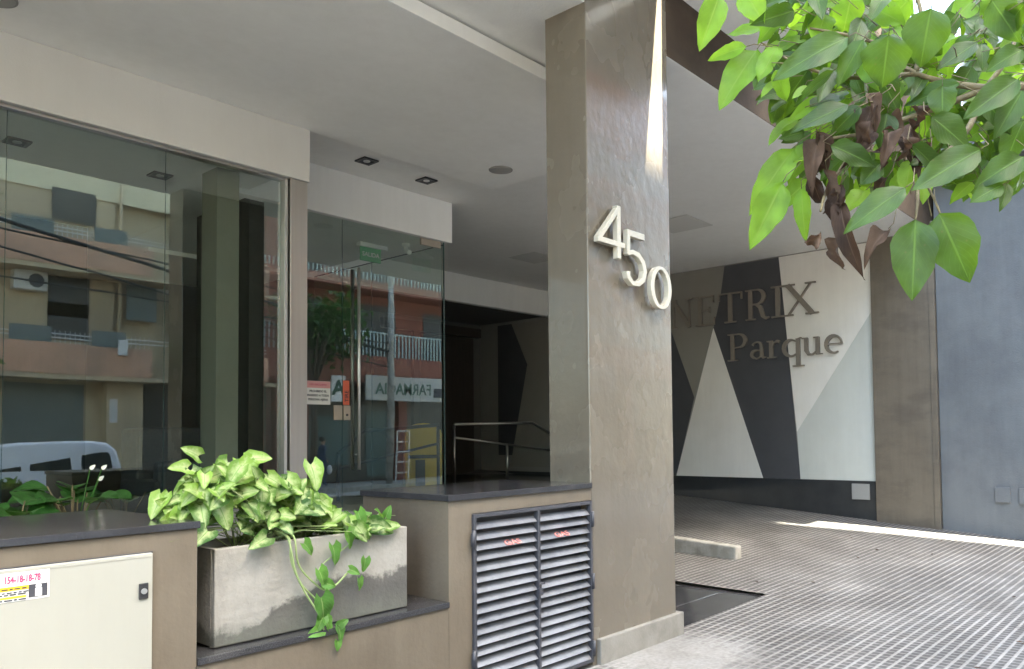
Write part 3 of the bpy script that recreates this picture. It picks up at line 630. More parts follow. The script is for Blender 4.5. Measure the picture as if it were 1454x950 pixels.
# ---- planter (object coords start at its base corner so the stain sits on it)
PX, PY, PZ = 1.590, 3.290, .624
plo = B()
l_, w_, h_, t_ = 1.010, .36, .412, .032
plo.box(0, l_, 0, t_, 0, h_); plo.box(0, l_, w_-t_, w_, 0, h_); plo.box(0, t_, t_, w_-t_, 0, h_); plo.box(l_-t_, l_, t_, w_-t_, 0, h_); plo.box(t_, l_-t_, t_, w_-t_, 0, .05)
bmesh.ops.remove_doubles(plo.bm, verts=plo.bm.verts, dist=.0001)
po = plo.build('planter', M['planter'], bevel=.005, label='long grey cast concrete planter with a dark damp stain on the granite ledge', cat='planter')
po.location = (PX, PY, PZ)
so = B().box(PX+t_+.001, PX+l_-t_-.001, PY+t_+.001, PY+w_-t_-.001, PZ+.06, PZ+h_-.035).build('soil', M['soil'], kind='stuff', label='dark soil filling the concrete planter')

# ------------------------------------------------------------------ leaves
class Leaves(B):
    def __init__(s): super().__init__(); s.col = s.bm.loops.layers.float_color.new('tint')
    def leaf(s, base, tip, width, nrm, fold=.25, curl=.12, shape='ovate', tint=.5, nx=3, ny=7, wav=0., stem=None):
        base, tip, nrm = Vector(base), Vector(tip), Vector(nrm)
        ax = tip-base; ln = ax.length
        if ln < 1e-4: return
        ax.normalize(); side = ax.cross(nrm)
        if side.length < .01: side = ax.cross(Vector((0, 0, 1)))
        side.normalize(); up = side.cross(ax).normalized()
        rows = []
        ph = rnd.uniform(0, 6.28)
        for j in range(ny+1):
            t = j/ny
            if shape == 'ovate': wf = math.sin(math.pi*min(1, t**.72))**.8*(1-.12*t) if 0 < t < 1 else 0
            elif shape == 'arrow': wf = (1-t)**.62*(1.02 if t > .12 else .9)+0.02 if t > 0 else .55
            elif shape == 'lance': wf = math.sin(math.pi*t**.85)**.9 if 0 < t < 1 else 0
            else: wf = math.sin(math.pi*t)**.6 if 0 < t < 1 else 0
            if shape == 'ovate': wf *= 1+.035*math.sin(ph*1.7+t*17)+.02*math.sin(ph*3+t*37)
            if wf < .02: wf = .012
            row = []
            for i in range(-nx, nx+1):
                q = i/nx*(1+.022*math.sin(ph*5*(1 if i > 0 else 2)+t*23)) if shape != 'arrow' else i/nx
                back = 0
                if shape == 'arrow' and j == 0: back = -.22*ln*abs(q)**1.5*1.2
                if shape == 'arrow' and j == 1: back = -.12*ln*abs(q)**1.5
                z = abs(q)*wf*width*.5*fold - curl*ln*(t-.3)**2*1.6 + wav*width*math.sin(ph+t*11+q*2.2)*abs(q)
                row.append(s.bm.verts.new(base+ax*(t*ln+back)+side*(q*wf*width*.5)+up*z))
            rows.append(row)
        for j in range(ny):
            for i in range(2*nx):
                try: f = s.bm.faces.new((rows[j][i], rows[j][i+1], rows[j+1][i+1], rows[j+1][i]))
                except ValueError: continue
                f.smooth = True
                for l, (a, b) in zip(f.loops, ((i, j), (i+1, j), (i+1, j+1), (i, j+1))):
                    l[s.uv].uv = (a/(2*nx), b/ny); l[s.col] = (tint, tint, tint, 1)

fl_ = Leaves(); rr = random.Random(21)
for i in range(34):
    x = rr.uniform(5.3, 11.2); y = rr.uniform(.8, 6.0)
    if x < 6.9 and y > 3.1: continue
    z = gz(x, y)+.006; a = rr.uniform(0, 6.28); ln = rr.uniform(.015, .05)
    fl_.leaf((x, y, z), (x+math.cos(a)*ln, y+math.sin(a)*ln, z+.004), ln*.5, (0, 0, 1), .5, -.1, 'ovate', rr.random(), 1, 4)
fl_.build('fallen_leaves', M['deadleaf'], fixn=False, kind='stuff', label='scattered bits of dry leaf on the ribbed pavement')

# ---- trailing variegated plant in the planter
plant = empty('planter_vine', (2.05, 3.45, 1.0), 'bushy pale variegated arrowhead vine spilling over the concrete planter', 'plant')
lv = Leaves(); stems = B()
def arrow(lvs, c, d, size, n, tint, **k):
    d = Vector(d).normalized(); c = Vector(c)
    lvs.leaf(c-d*size*.35, c+d*size*.65, size*.86, n, k.get('fold', .35), k.get('curl', .18), 'arrow', tint, 3, 7, .04)
root = [(1.75+.07*i, 3.46+rnd.uniform(-.06, .06), 1.0) for i in range(9)]
def topz(x): # outline of the mound
    pts = [(1.42, 1.18), (1.52, 1.33), (1.64, 1.42), (1.78, 1.39), (1.9, 1.35), (2.06, 1.29), (2.16, 1.22), (2.30, 1.12), (2.42, 1.07), (2.52, 1.02)]
    for a, b in zip(pts, pts[1:]):
        if a[0] <= x <= b[0]: return a[1]+(b[1]-a[1])*(x-a[0])/(b[0]-a[0])
    return 1.05
for i in range(330):
    x = rnd.uniform(1.42, 2.50); y = rnd.triangular(3.22, 3.66, 3.40)
    tz = topz(x)-(abs(y-3.42)*.45)
    z = tz-abs(rnd.gauss(0, .12))
    if z < 1.04+max(0, 3.30-y)*.0: z = rnd.uniform(1.04, max(1.05, tz))
    cx_ = Vector((1.95, 3.5, .95)); out_ = (Vector((x, y, z))-cx_); out_.normalize()
    dirv = Vector((out_.x*.9+rnd.uniform(-.9, .9), -abs(out_.y)*.3-.2+rnd.uniform(-.6, .5), rnd.uniform(-.8, .6)))
    nrm = Vector((rnd.uniform(-.55, .25), -.85+rnd.uniform(-.45, .4), .5+rnd.uniform(-.45, .5)))
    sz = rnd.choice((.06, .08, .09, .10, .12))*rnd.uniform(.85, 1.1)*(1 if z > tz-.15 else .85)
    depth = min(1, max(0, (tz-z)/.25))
    arrow(lv, (x, y, z), dirv, sz, nrm, min(1, max(0, rnd.gauss(.6-.7*depth, .3))))  # leaves deeper in the mound coloured darker, painting the shade there
    if i % 4 == 0:
        r0 = Vector(root[rnd.randrange(9)]); e_ = Vector((x, y, z)); mid_ = (r0+e_)/2+Vector((0, 0, .05))
        stems.tube([r0, mid_, e_], .0025, 5)
for (x, y, z, dx, dz, sz) in ((1.415, 3.42, 1.235, -.6, -.8, .14), (1.50, 3.40, 1.38, -.9, .1, .12), (1.57, 3.45, 1.44, -.9, .45, .12), (1.84, 3.4, 1.41, .9, .05, .13), (1.47, 3.36, 1.16, -.8, -.6, .17), (1.62, 3.3, 1.20, .3, -.9, .19), (1.98, 3.34, 1.27, .5, -.8, .17), (1.75, 3.33, 1.33, .2, -.9, .18), (2.10, 3.36, 1.33, .1, -.9, .17)):
    arrow(lv, (x, y, z), (dx, -.3, dz), sz*.78, (-.25+rnd.uniform(-.3, .3), -.7, .55+rnd.uniform(-.3, .2)), rnd.uniform(.3, 1))
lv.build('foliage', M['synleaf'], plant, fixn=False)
# vines hanging over the front
vl = Leaves()
def vine(pts, r=.004): stems.tube(pts, r, 6)
def smooth(pts, n=5):
    o = []
    P = [Vector(p) for p in pts]; P = [P[0]]+P+[P[-1]]
    for i in range(1, len(P)-2):
        for k in range(n):
            t = k/n; a, b, c, d = P[i-1:i+3]
            o.append(.5*((2*b)+(c-a)*t+(2*a-5*b+4*c-d)*t*t+(3*b-a-3*c+d)*t**3))
    o.append(P[-2]); return o
v1 = smooth([(1.93, 3.42, 1.06), (1.92, 3.27, 1.05), (1.925, 3.262, .95), (1.97, 3.255, .84), (2.04, 3.25, .76), (2.07, 3.24, .70)])
v2 = smooth([(1.95, 3.42, 1.06), (1.945, 3.275, 1.055), (1.96, 3.26, .93), (2.03, 3.255, .84), (2.11, 3.25, .79), (2.22, 3.25, .86)])
v3 = smooth([(1.93, 3.42, 1.07), (1.91, 3.265, 1.05), (1.94, 3.25, .90), (1.985, 3.245, .80), (2.04, 3.23, .70), (2.06, 3.21, .62)])
v4 = smooth([(2.42, 3.42, 1.05), (2.30, 3.27, 1.045), (2.22, 3.262, .98), (2.08, 3.258, .91), (2.05, 3.255, .84)])
for v in (v1, v2, v3): vine(v, .0045)
vine(v4, .003)
for (x, z, dx, dz, sz, y) in ((2.06, .86, .2, -.6, .12, 3.23), (2.10, .82, .8, -.3, .09, 3.235), (2.06, .72, .15, -1, .17, 3.22), (2.045, .655, -.4, -.6, .09, 3.215), (2.02, .62, -.9, -.15, .10, 3.21), (2.08, .645, .3, -.8, .09, 3.21), (2.33, .89, -.2, -1, .11, 3.235), (2.27, .86, .6, -.3, .10, 3.24), (2.30, .80, .1, -1, .10, 3.235), (2.13, .60, .1, -1, .09, 3.19), (2.15, .635, .7, .3, .07, 3.20), (2.12, .545, -.1, -1, .06, 3.19), (2.17, .96, .1, -1, .16, 3.25), (2.25, 1.02, .3, -.9, .15, 3.25), (2.33, 1.10, .2, -.6, .17, 3.27), (2.36, 1.03, .6, -.7, .13, 3.26), (2.0, 1.0, .5, -.6, .1, 3.25)):
    arrow(vl, (x-(.03 if x > 2.15 else 0), y, z), (dx, rnd.uniform(-.2, .1), dz), sz*(.6 if x > 2.15 else .8), (rnd.uniform(-.4, .3), -1, .35), rnd.uniform(.2, 1))
for i in range(12):
    arrow(vl, (rnd.uniform(2.38, 2.56), rnd.uniform(3.34, 3.5), rnd.uniform(1.03, 1.12)), (rnd.uniform(-1, 1), rnd.uniform(-.6, .6), rnd.uniform(-.1, .8)), rnd.uniform(.03, .07), (-.2, -.6, .7), rnd.uniform(.6, 1))
for i in range(4):
    x = 2.40+.04*i; vine(smooth([(x, 3.42, 1.0), (x+.03, 3.40, 1.08), (x+.06+.01*i, 3.40, 1.115-.01*i)]), .0016)
vl.build('trailing_leaves', M['vineleaf'], plant, fixn=False)
stems.build('stem', M['twig'] if False else pmat('green_stem', (.20, .30, .10), (.28, .32, .15), 20, .5), plant)

# ---- planting bed behind the left wall
bx('planting_bed', (-2.9, 3.60, 4.152, 6.26, .3, .93), M['gravel'], kind='structure', bevel=0, label='planting bed between low wall and glass, paled to bounce light')
def blade_plant(name, loc, n, ln, wd, label, group=None, up=.9, spread=1., shape='lance', seedtint=(.2, .9), flower=0, mat='peace', az=None):
    e = empty(name, loc, label, 'plant', group)
    lf = Leaves(); sb = B()
    for i in range(n):
        a = rnd.uniform(0, 6.283) if az is None else rnd.gauss(az, .8)
        d = Vector((math.cos(a)*spread, math.sin(a)*spread, up+rnd.uniform(-.3, .4))).normalized()
        l1 = ln*rnd.uniform(.7, 1.15); b = Vector(loc)+Vector((rnd.uniform(-.04, .04), rnd.uniform(-.04, .04), 0))
        mid_ = b+d*l1*.55
        tip = mid_+Vector((d.x*l1*.62, d.y*l1*.62, d.z*l1*.12-rnd.uniform(.0, .12)*l1))
        sb.tube([b, mid_], [.005, .0035], 5)
        lf.leaf(mid_-d*.02, tip, wd*rnd.uniform(.8, 1.15), Vector((-d.x*.3, -d.y*.3-.35, 1)), .3, .22, shape, rnd.uniform(*seedtint), 3, 8, .03)
    lf.build('foliage', M[mat], e, fixn=False)
    sb.build('stem', M['twig'], e)
    if flower:
        for i in range(flower):
            fb = Leaves(); fs = B()
            p = Vector(loc)+Vector((rnd.uniform(-.15, .2), rnd.uniform(-.1, .1), ln*.62+rnd.uniform(-.05, .05)))
            fs.tube([loc, p], .003, 5)
            fb.leaf(p, p+Vector((.022, -.015, .026)), .024, (0, -1, .6), .3, .1, 'ovate', .5)
            fs_ = fs.build('flower_stalk', M['vineleaf'], e); fb.build('spathe', M['flower'], fs_, fixn=False)
    return e
blade_plant('peace_lily', (1.28, 4.75, .93), 14, .46, .18, 'broad-leaved green lily at the left edge of the photo behind the granite wall top', 'plants in the bed by the glass', up=1.7, spread=.8)
blade_plant('peace_lily', (1.60, 4.95, .93), 14, .58, .18, 'tallest broad-leaved lily with arching leaves and white flowers, in front of the reflected van', 'plants in the bed by the glass', up=1.7, spread=.85, flower=3)
blade_plant('peace_lily', (1.05, 4.4, .93), 9, .34, .15, 'small broad-leaved lily hugging the granite top at the far left', 'plants in the bed by the glass', up=1.5)
blade_plant('spider_plant', (2.0, 5.2, .93), 18, .24, .022, 'dark grassy plant low in the bed left of the planter, nearer the lilies', 'plants in the bed by the glass', .8, 1, 'lance', (.0, .5))
blade_plant('spider_plant', (2.27, 5.15, .93), 20, .30, .024, 'dark grassy plant low in the bed just behind the planter vine', 'plants in the bed by the glass', .8, 1, 'lance', (.1, .9))
blade_plant('corn_plant', (2.75, 7.4, .72), 10, .62, .13, 'dark big-leaved potted plant inside the glass beside the sofa', None, 1.4, .7, 'lance', (0, .15))

# ------------------------------------------------------------------ glass fronts
gl = empty('shopfront', (1, 6.38, .72), 'frameless green-tinted glass shopfront left of the steel post', 'window')
G1 = 6.38
for a, b in ((-1.5, -.47), (-.466, .566), (.57, 1.618), (1.622, 2.672), (2.676, 3.66)):
    bx('pane', (a, b, G1, G1+.010, .94, 3.782), M['glass'], gl, 0)
for x in (-.468, .568, 1.62, 2.674): bx('joint', (x-.0016, x+.0016, G1+.0015, G1+.0085, .94, 3.782), M['glass_edge'], gl, 0)
bx('top_channel', (-3, 3.69, 6.33, 6.42, 3.783, 3.803), M['steel_warm'], gl, .002)
bx('sill', (-3, 3.69, 6.262, 6.42, .70, .938), M['granite'], gl, .003)
bx('end_trim', (3.662, 3.69, 6.32, 6.40, .939, 3.782), M['steel'], gl, .002)
bx('steel_post', (3.705, 3.872, 6.30, 6.42, .72, 3.803), M['steel_warm'], bevel=.004, label='tall satin steel post between the glass shopfront and the entrance doors', cat='post')

dg = empty('glass_entrance', (5, 7.02, .72), 'frameless glass entrance with a long steel bar handle', 'glass door')
GY = 7.07
bx('fixed_pane', (3.875, 4.750, GY, GY+.010, .722, 3.79), M['glass'], dg, 0)
dlf = bx('door_leaf', (4.756, 6.118, GY, GY+.010, .73, 3.735), M['glass'], dg, 0)
bx('joint', (4.7512, 4.7552, GY+.002, GY+.008, .722, 3.79), M['glass_edge'], dg, 0)
bx('overpanel', (4.757, 6.118, GY+.001, GY+.009, 3.7385, 3.79), M['glass'], dg, 0)
hb = B(); hb.tube([(4.918, GY-.055, 1.16), (4.918, GY-.055, 3.29)], .017, 16)
for z in (1.32, 3.08): hb.tube([(4.918, GY-.055, z), (4.918, GY, z)], .008, 10)
hb.build('handle', M['steel'], dlf)
hb = B(); hb.tube([(4.918, GY+.065, 1.16), (4.918, GY+.065, 3.29)], .017, 16)
for z in (1.32, 3.08): hb.tube([(4.918, GY+.065, z), (4.918, GY+.011, z)], .008, 10)
hb.build('handle', M['handrail'], dlf)
bx('pivot_fitting', (5.80, 6.09, GY-.012, GY+.022, 3.715, 3.792), M['brass'], dg, .003)
bx('lock_plate', (4.642, 4.747, GY-.012, GY-.001, 1.68, 1.835), M['brass'], dg, .006)
lp = bx('lock_plate', (4.759, 4.845, GY-.012, GY-.001, 1.68, 1.835), M['brass'], dlf, .006)
B().cyl((4.80, GY-.012, 1.735), .012, -.008, 'Y', 16).build('keyhole', M['iron'], lp)
nt_ = bx('notice', (4.325, 4.607, GY-.003, GY-.001, 1.838, 2.075), M['paper'], dg, 0)
bx('notice_header', (4.327, 4.605, GY-.0042, GY-.0032, 2.005, 2.073), M['pinkpaper'], nt_, 0)
text_mesh('lettering', 'USO EXCLUSIVO', .026, M['inkred'], (4.466, GY-.0048, 2.03), (1, 0, 0), (0, 0, 1), .0003, nt_, 'CENTER', .0004)
for i, s_ in enumerate(('PROHIBIDO EL', 'INGRESO A TODA', 'PERSONA AJENA')):
    text_mesh('lettering', s_, .030, M['ink'], (4.466, GY-.0038, 1.962-.042*i), (1, 0, 0), (0, 0, 1), .0003, nt_, 'CENTER', .0010)
os_ = bx('sticker', (4.759, 4.835, GY-.003, GY-.0015, 1.840, 2.095), M['orange'], dlf, 0)
text_mesh('lettering', 'TIRE', .062, M['ink'], (4.822, GY-.0042, 1.87), (0, 0, 1), (-1, 0, 0), .0003, os_, 'LEFT', .0008)
# side glass of the vestibule
sg = empty('glass_side_screen', (6.13, 8, .72), 'glass side screen running back from the entrance doors beside the ramp rail', 'glass screen')
bx('pane', (6.125, 6.135, 7.06, 8.455, .722, 3.757), M['glass'], sg, 0)
bx('pane', (6.125, 6.135, 8.465, 9.79, .722, 3.757), M['glass'], sg, 0)
bx('joint', (6.1265, 6.1335, 8.457, 8.463, .722, 3.757), M['glass_edge'], sg, 0)
bx('corner_edge', (6.119, 6.137, 7.050, 7.058, .722, 3.792), M['glass_edge'], sg, 0)
bx('top_edge', (6.124, 6.136, 7.06, 9.79, 3.758, 3.768), M['glass_edge'], sg, 0)

# lobby contents
es = empty('exit_sign', (5.6, 8.0, 3.85), 'green exit sign hanging under a white light fitting behind the door glass', 'sign')
bx('fitting', (5.56, 5.96, 7.9, 7.98, 3.80, 3.848), M['white'], es, .006)
ep = bx('panel', (5.58, 5.88, 7.93, 7.945, 3.63, 3.80), M['green'], es, .003)
text_mesh('lettering', 'SALIDA', .075, M['paper'], (5.73, 7.928, 3.69), (1, 0, 0), (0, 0, 1), .001, ep, 'CENTER', .001)
cm = empty('security_camera', (5.98, 7.6, 3.85), 'small white security camera under the lobby ceiling beside the exit sign', 'camera')
B().cyl((6.0, 7.6, 3.80), .045, .048, 'Z', 20).build('base', M['white'], cm)
B().tube([(6.0, 7.6, 3.80), (5.99, 7.57, 3.745), (5.98, 7.50, 3.72)], [.02, .028, .028], 14).build('body', M['white'], cm)

def rail(name, pts_top, posts, low, label, mat, r=.02):
    e = empty(name, pts_top[0], label, 'handrail')
    B().tube(pts_top, r, 12).build('top_rail', mat, e)
    if low: B().tube(low, r*.75, 10).build('lower_rail', mat, e)
    for p, z0, z1 in posts: B().cyl((p[0], p[1], z0), r*.95, z1-z0, 'Z', 12).build('post', mat, e)
    return e
rail('ramp_handrail', [(8.54, 9.6, 1.69), (10.39, 9.6, 1.725), (10.95, 9.6, 1.50), (11.5, 9.6, 1.28)], [((8.54, 9.6), .72, 1.69), ((9.75, 9.6), .72, 1.345)],
     [(8.54, 9.6, 1.48), (9.75, 9.6, 1.345), (10.95, 9.6, 1.21), (11.5, 9.6, 1.15)], 'brushed steel handrail with two posts in front of the dark recess, right of the glass', M['handrail'], .026)
rail('inner_handrail', [(5.58, 8.39, 1.30), (6.02, 8.45, 1.585), (7.35, 8.6, 1.66)], [((5.58, 8.39), .72, 1.30), ((7.35, 8.6), .72, 1.66)], [(5.58, 8.39, 1.12), (7.35, 8.6, 1.40)],
     'black handrail seen through the glass beside the door handle', M['iron'], .024)
# yellow bin
yb = empty('yellow_bin', (7.8, 9.5, .72), 'yellow litter bin with a rounded hood behind the glass corner', 'bin')
bb = B()
prof = [(-.27, 0), (.27, 0), (.27, .80)]+[(.27*math.cos(t), .80+.16*math.sin(t)) for t in [i*math.pi/10 for i in range(1, 10)]]+[(-.27, .80)]
dirx = Vector((.82, -.57, 0)); diry = Vector((.57, .82, 0)); o0 = Vector((7.50, 9.10, .74))
bb.prism(prof, lambda x, y, t: o0+dirx*x+diry*t+Vector((0, 0, y)), 0, .36)
bb.build('body', M['yellow'], yb, .012)
bb = B(); bb.prism([(-.22, .44), (.22, .44), (.22, .49), (-.22, .49)], lambda x, y, t: o0+dirx*x+diry*t+Vector((0, 0, y)), -.014, .0)
bb.prism([(-.12, .02), (.02, .02), (.02, .42), (-.12, .42)], lambda x, y, t: o0+dirx*x+diry*t+Vector((0, 0, y)), -.010, .0)
bb.build('slot', M['ink'], yb)
# sofa
sf = empty('sofa', (3.7, 8.3, .72), 'dark grey sofa seen through the shopfront glass', 'sofa')
bx('seat', (3.1, 4.05, 7.6, 8.4, .74, 1.12), M['sofa'], sf, .04)
bx('backrest', (3.14, 3.8, 8.05, 8.5, 1.0, 1.62), M['sofa'], sf, .05)
bx('armrest', (3.15, 4.06, 7.58, 7.78, .76, 1.30), M['sofa'], sf, .05)
bx('backrest', (3.85, 4.18, 7.8, 8.4, .8, 1.44), M['sofa'], sf, .05)

# ------------------------------------------------------------------ ceiling fittings
def downlight(x, y, z, label):
    e = empty('downlight', (x, y, z), label, 'ceiling light', 'square recessed downlights')
    f = B()
    f.box(x-.085, x+.085, y-.085, y-.055, z-.012, z+.003); f.box(x-.085, x+.085, y+.055, y+.085, z-.012, z+.003)
    f.box(x-.085, x-.055, y-.055, y+.055, z-.012, z+.003); f.box(x+.055, x+.085, y-.055, y+.055, z-.012, z+.003)
    f.build('trim', M['black_plastic'], e)
    bx('recess', (x-.055, x+.055, y-.055, y+.055, z-.004, z+.003), M['ink'], e, 0)
    B().cyl((x, y, z-.010), .034, .006, 'Z', 20).build('lamp', M['bulb'], e)
downlight(4.68, 6.54, ZC-.008, 'square black downlight nearest the steel post above the entrance doors')
downlight(5.47, 6.57, ZC-.008, 'square black downlight nearer the round ceiling speaker')
downlight(1.98, 7.52, 3.95, 'square black downlight in the lobby ceiling behind the left edge of the glass')
downlight(3.10, 7.52, 3.95, 'square black downlight in the lobby ceiling seen through the middle of the glass')
sk = empty('ceiling_speaker', (5.781, 5.749, ZC), 'round grey speaker grille in the porch ceiling', 'speaker')
B().cyl((5.781, 5.749, ZC-.006), .125, .007, 'Z', 40).build('rim', M['panelgrey'], sk)
B().cyl((5.781, 5.749, ZC-.009), .112, .004, 'Z', 40).build('grille', M['lensgrey'], sk)
sk2 = empty('ceiling_speaker', (1.35, 5.75, ZC), 'round grey speaker grille cut by the top left corner of the photo', 'speaker')
B().cyl((1.40, 5.83, ZC-.006), .125, .007, 'Z', 40).build('rim', M['panelgrey'], sk2)
B().cyl((1.40, 5.83, ZC-.009), .112, .004, 'Z', 40).build('grille', M['lensgrey'], sk2)
bx('access_panel', (8.53, 9.19, 5.17, 5.80, ZC-.016, ZC-.009), M['hatch'], bevel=.002, label='square grey access panel in the ceiling right of the pillar', cat='access panel')
bx('access_panel', (8.70, 9.3, 7.95, 8.5, ZC-.016, ZC-.009), M['hatch'], bevel=.002, label='square grey access panel in the dim ceiling left of the pillar', cat='access panel')

# ------------------------------------------------------------------ lettering by strokes
def stroke_poly(pts, w):
    """outline of a polyline with per-point widths"""
    P = [Vector((a, b)) for a, b in pts]; n = len(P)
    ws = w if isinstance(w, (list, tuple)) else [w]*n
    Lf, Rt = [], []
    for i in range(n):
        t = (P[min(i+1, n-1)]-P[max(i-1, 0)]).normalized(); nn = Vector((-t.y, t.x))
        Lf.append(P[i]+nn*ws[i]/2); Rt.append(P[i]-nn*ws[i]/2)
    return Lf, Rt
def add_stroke(b, pts, w, fn, d0, d1, closed=False):
    Lf, Rt = stroke_poly(pts, w)
    if closed:
        n = len(pts); ws = w
        Lf, Rt = [], []
        P = [Vector(p) for p in pts]
        for i in range(n):
            t = (P[(i+1) % n]-P[i-1]).normalized(); nn = Vector((-t.y, t.x)); wi = ws[i] if isinstance(ws, (list, tuple)) else ws
            Lf.append(P[i]+nn*wi/2); Rt.append(P[i]-nn*wi/2)
    bm = b.bm
    n = len(pts)
    v = [[bm.verts.new(fn(q.x, q.y, d)) for q in S] for S in (Lf, Rt) for d in (d0, d1)]
    l0, l1, r0, r1 = v
    rng = range(n if closed else n-1)
    for i in rng:
        k = (i+1) % n
        bm.faces.new((l0[i], l0[k], r0[k], r0[i])); bm.faces.new((l1[k], l1[i], r1[i], r1[k]))
        bm.faces.new((l0[k], l0[i], l1[i], l1[k])); bm.faces.new((r0[i], r0[k], r1[k], r1[i]))
    if not closed:
        bm.faces.new((l0[0], r0[0], r1[0], l1[0])); bm.faces.new((r0[-1], l0[-1], l1[-1], r1[-1]))
def arc(cx, cy, rx, ry, a0, a1, n=14):
    return [(cx+rx*math.cos(R_(a0+(a1-a0)*i/n)), cy+ry*math.sin(R_(a0+(a1-a0)*i/n))) for i in range(n+1)]
def wid(n, thin, thick, ph=0):
    return [thin+(thick-thin)*abs(math.sin(math.pi*i/(n)))**1.3 for i in range(n+1)]
TK, TN, SF = .125, .045, .04
def hserif(x, y, w=.26): return ([(x-w/2, y), (x+w/2, y)], SF)
GL = {
 'N': (.86, [([(.15, 0), (.15, 1)], TN), ([(.13, .98), (.72, .02)], TK), ([(.72, 0), (.72, 1)], TN), hserif(.13, .98), hserif(.15, .02), hserif(.72, .98)]),
 'E': (.72, [([(.2, 0), (.2, 1)], TK), ([(.06, .98), (.64, .98)], SF), ([(.06, .02), (.66, .02)], SF), ([(.2, .52), (.5, .52)], SF), ([(.63, 1), (.63, .76)], SF), ([(.65, 0), (.65, .26)], SF), ([(.5, .62), (.5, .41)], SF)]),
 'T': (.78, [([(.39, 0), (.39, 1)], TK), ([(.04, .98), (.74, .98)], SF), ([(.055, 1), (.055, .76)], SF), ([(.725, 1), (.725, .76)], SF), hserif(.39, .02, .34)]),
 'R': (.82, [([(.2, 0), (.2, 1)], TK), hserif(.18, .98, .26), hserif(.2, .02, .3), ([(.2, .98), (.4, .98)]+arc(.4, .745, .21, .235, 90, -90)+[(.2, .51)], [SF, SF]+wid(14, SF, TK)+[SF]), ([(.38, .50), (.50, .40), (.58, .1), (.66, .02), (.76, .04)], [TK*.7, TK, TK, TK*.7, SF])]),
 'I': (.40, [([(.2, 0), (.2, 1)], TK), hserif(.2, .98, .32), hserif(.2, .02, .32)]),
 'X': (.86, [([(.14, .98), (.70, .02)], TK), ([(.68, .98), (.14, .02)], TN), hserif(.15, .98, .3), hserif(.67, .98, .24), hserif(.13, .02, .24), hserif(.70, .02, .3)]),
 'P': (.72, [([(.2, 0), (.2, 1)], TK), hserif(.18, .98, .26), hserif(.2, .02, .32), ([(.2, .98), (.4, .98)]+arc(.4, .73, .23, .25, 90, -90)+[(.2, .48)], [SF, SF]+wid(14, SF, TK)+[SF])]),
 'a': (.56, [([(.12, .5)]+arc(.27, .48, .14, .14, 150, 20, 8)+[(.41, .38), (.41, .12), (.46, .04), (.54, .06)], [.09, .08, .05, .05, .05, .05, .06, .08, .1, .1, TK*.9, TK*.9, .07, .03]), (arc(.24, .17, .16, .15, 60, 300, 12), [.03]+[.05, .07, .09, .11, .11, .11, .1, .08, .06, .05, .04, .03]), ([(.31, .31), (.41, .36)], .035), ([(.3, .03), (.41, .12)], .035)]),
 'r': (.50, [([(.16, 0), (.16, .62)], TK), hserif(.18, .02, .3), ([(.03, .60), (.2, .60)], SF), ([(.2, .42), (.27, .55), (.36, .60), (.42, .56)], [.04, .05, .07, .1])]),
 'q': (.66, [([(.50, -.36), (.50, .62)], TK), hserif(.5, -.34, .32), (arc(.3, .3, .21, .29, 50, 310, 14), wid(14, .035, TK)), ([(.50, .6), (.60, .64)], SF)]),
 'u': (.68, [([(.16, .6), (.16, .16), (.22, .04), (.34, .02), (.48, .14)], [TK, TK, .1, .05, .035]), ([(.50, .6), (.50, .0)], TK), ([(.03, .60), (.2, .60)], SF), ([(.38, .60), (.54, .60)], SF), ([(.48, .02), (.64, .02)], SF)]),
 'e': (.56, [(arc(.29, .31, .22, .29, 0, 300, 18), [.06]+wid(17, .045, TK)), ([(.09, .33), (.5, .33)], .035)]),
}
def glyph(b, ch, fn, sx, sy, d0, d1):
    w, st = GL[ch]
    for i, (pts, wd) in enumerate(st):
        e = .0006*i
        S_ = [(x*sx/w, y*sy) for x, y in pts]
        k = (sx/w+sy)/2
        ww = [q*k for q in wd] if isinstance(wd, (list, tuple)) else wd*k
        add_stroke(b, S_, ww, fn, d0, d1+e)
sgn = empty('wall_lettering', (W, 6, 3), 'raised steel lettering NETRIX Parque on the painted porch wall', 'sign')
def wall_letter(ch, y_left, y_right, zb, h):
    b = B()
    glyph(b, ch, lambda x, y, d: (W-d, y_left-x, zb+y), y_left-y_right, h, .035, .075)
    b.build('letter', M['letter'], sgn)
for ch, a, c in (('N', 7.36, 6.90), ('E', 6.88, 6.46), ('T', 6.44, 5.96), ('R', 5.95, 5.48), ('I', 5.50, 5.23), ('X', 5.29, 4.70)):
    wall_letter(ch, a, c, 3.305, .49)
for ch, a, c in (('P', 6.28, 5.89), ('a', 5.87, 5.58), ('r', 5.58, 5.31), ('q', 5.33, 4.96), ('u', 5.00, 4.64), ('e', 4.64, 4.34)):
    wall_letter(ch, a, c, 2.672, .44)

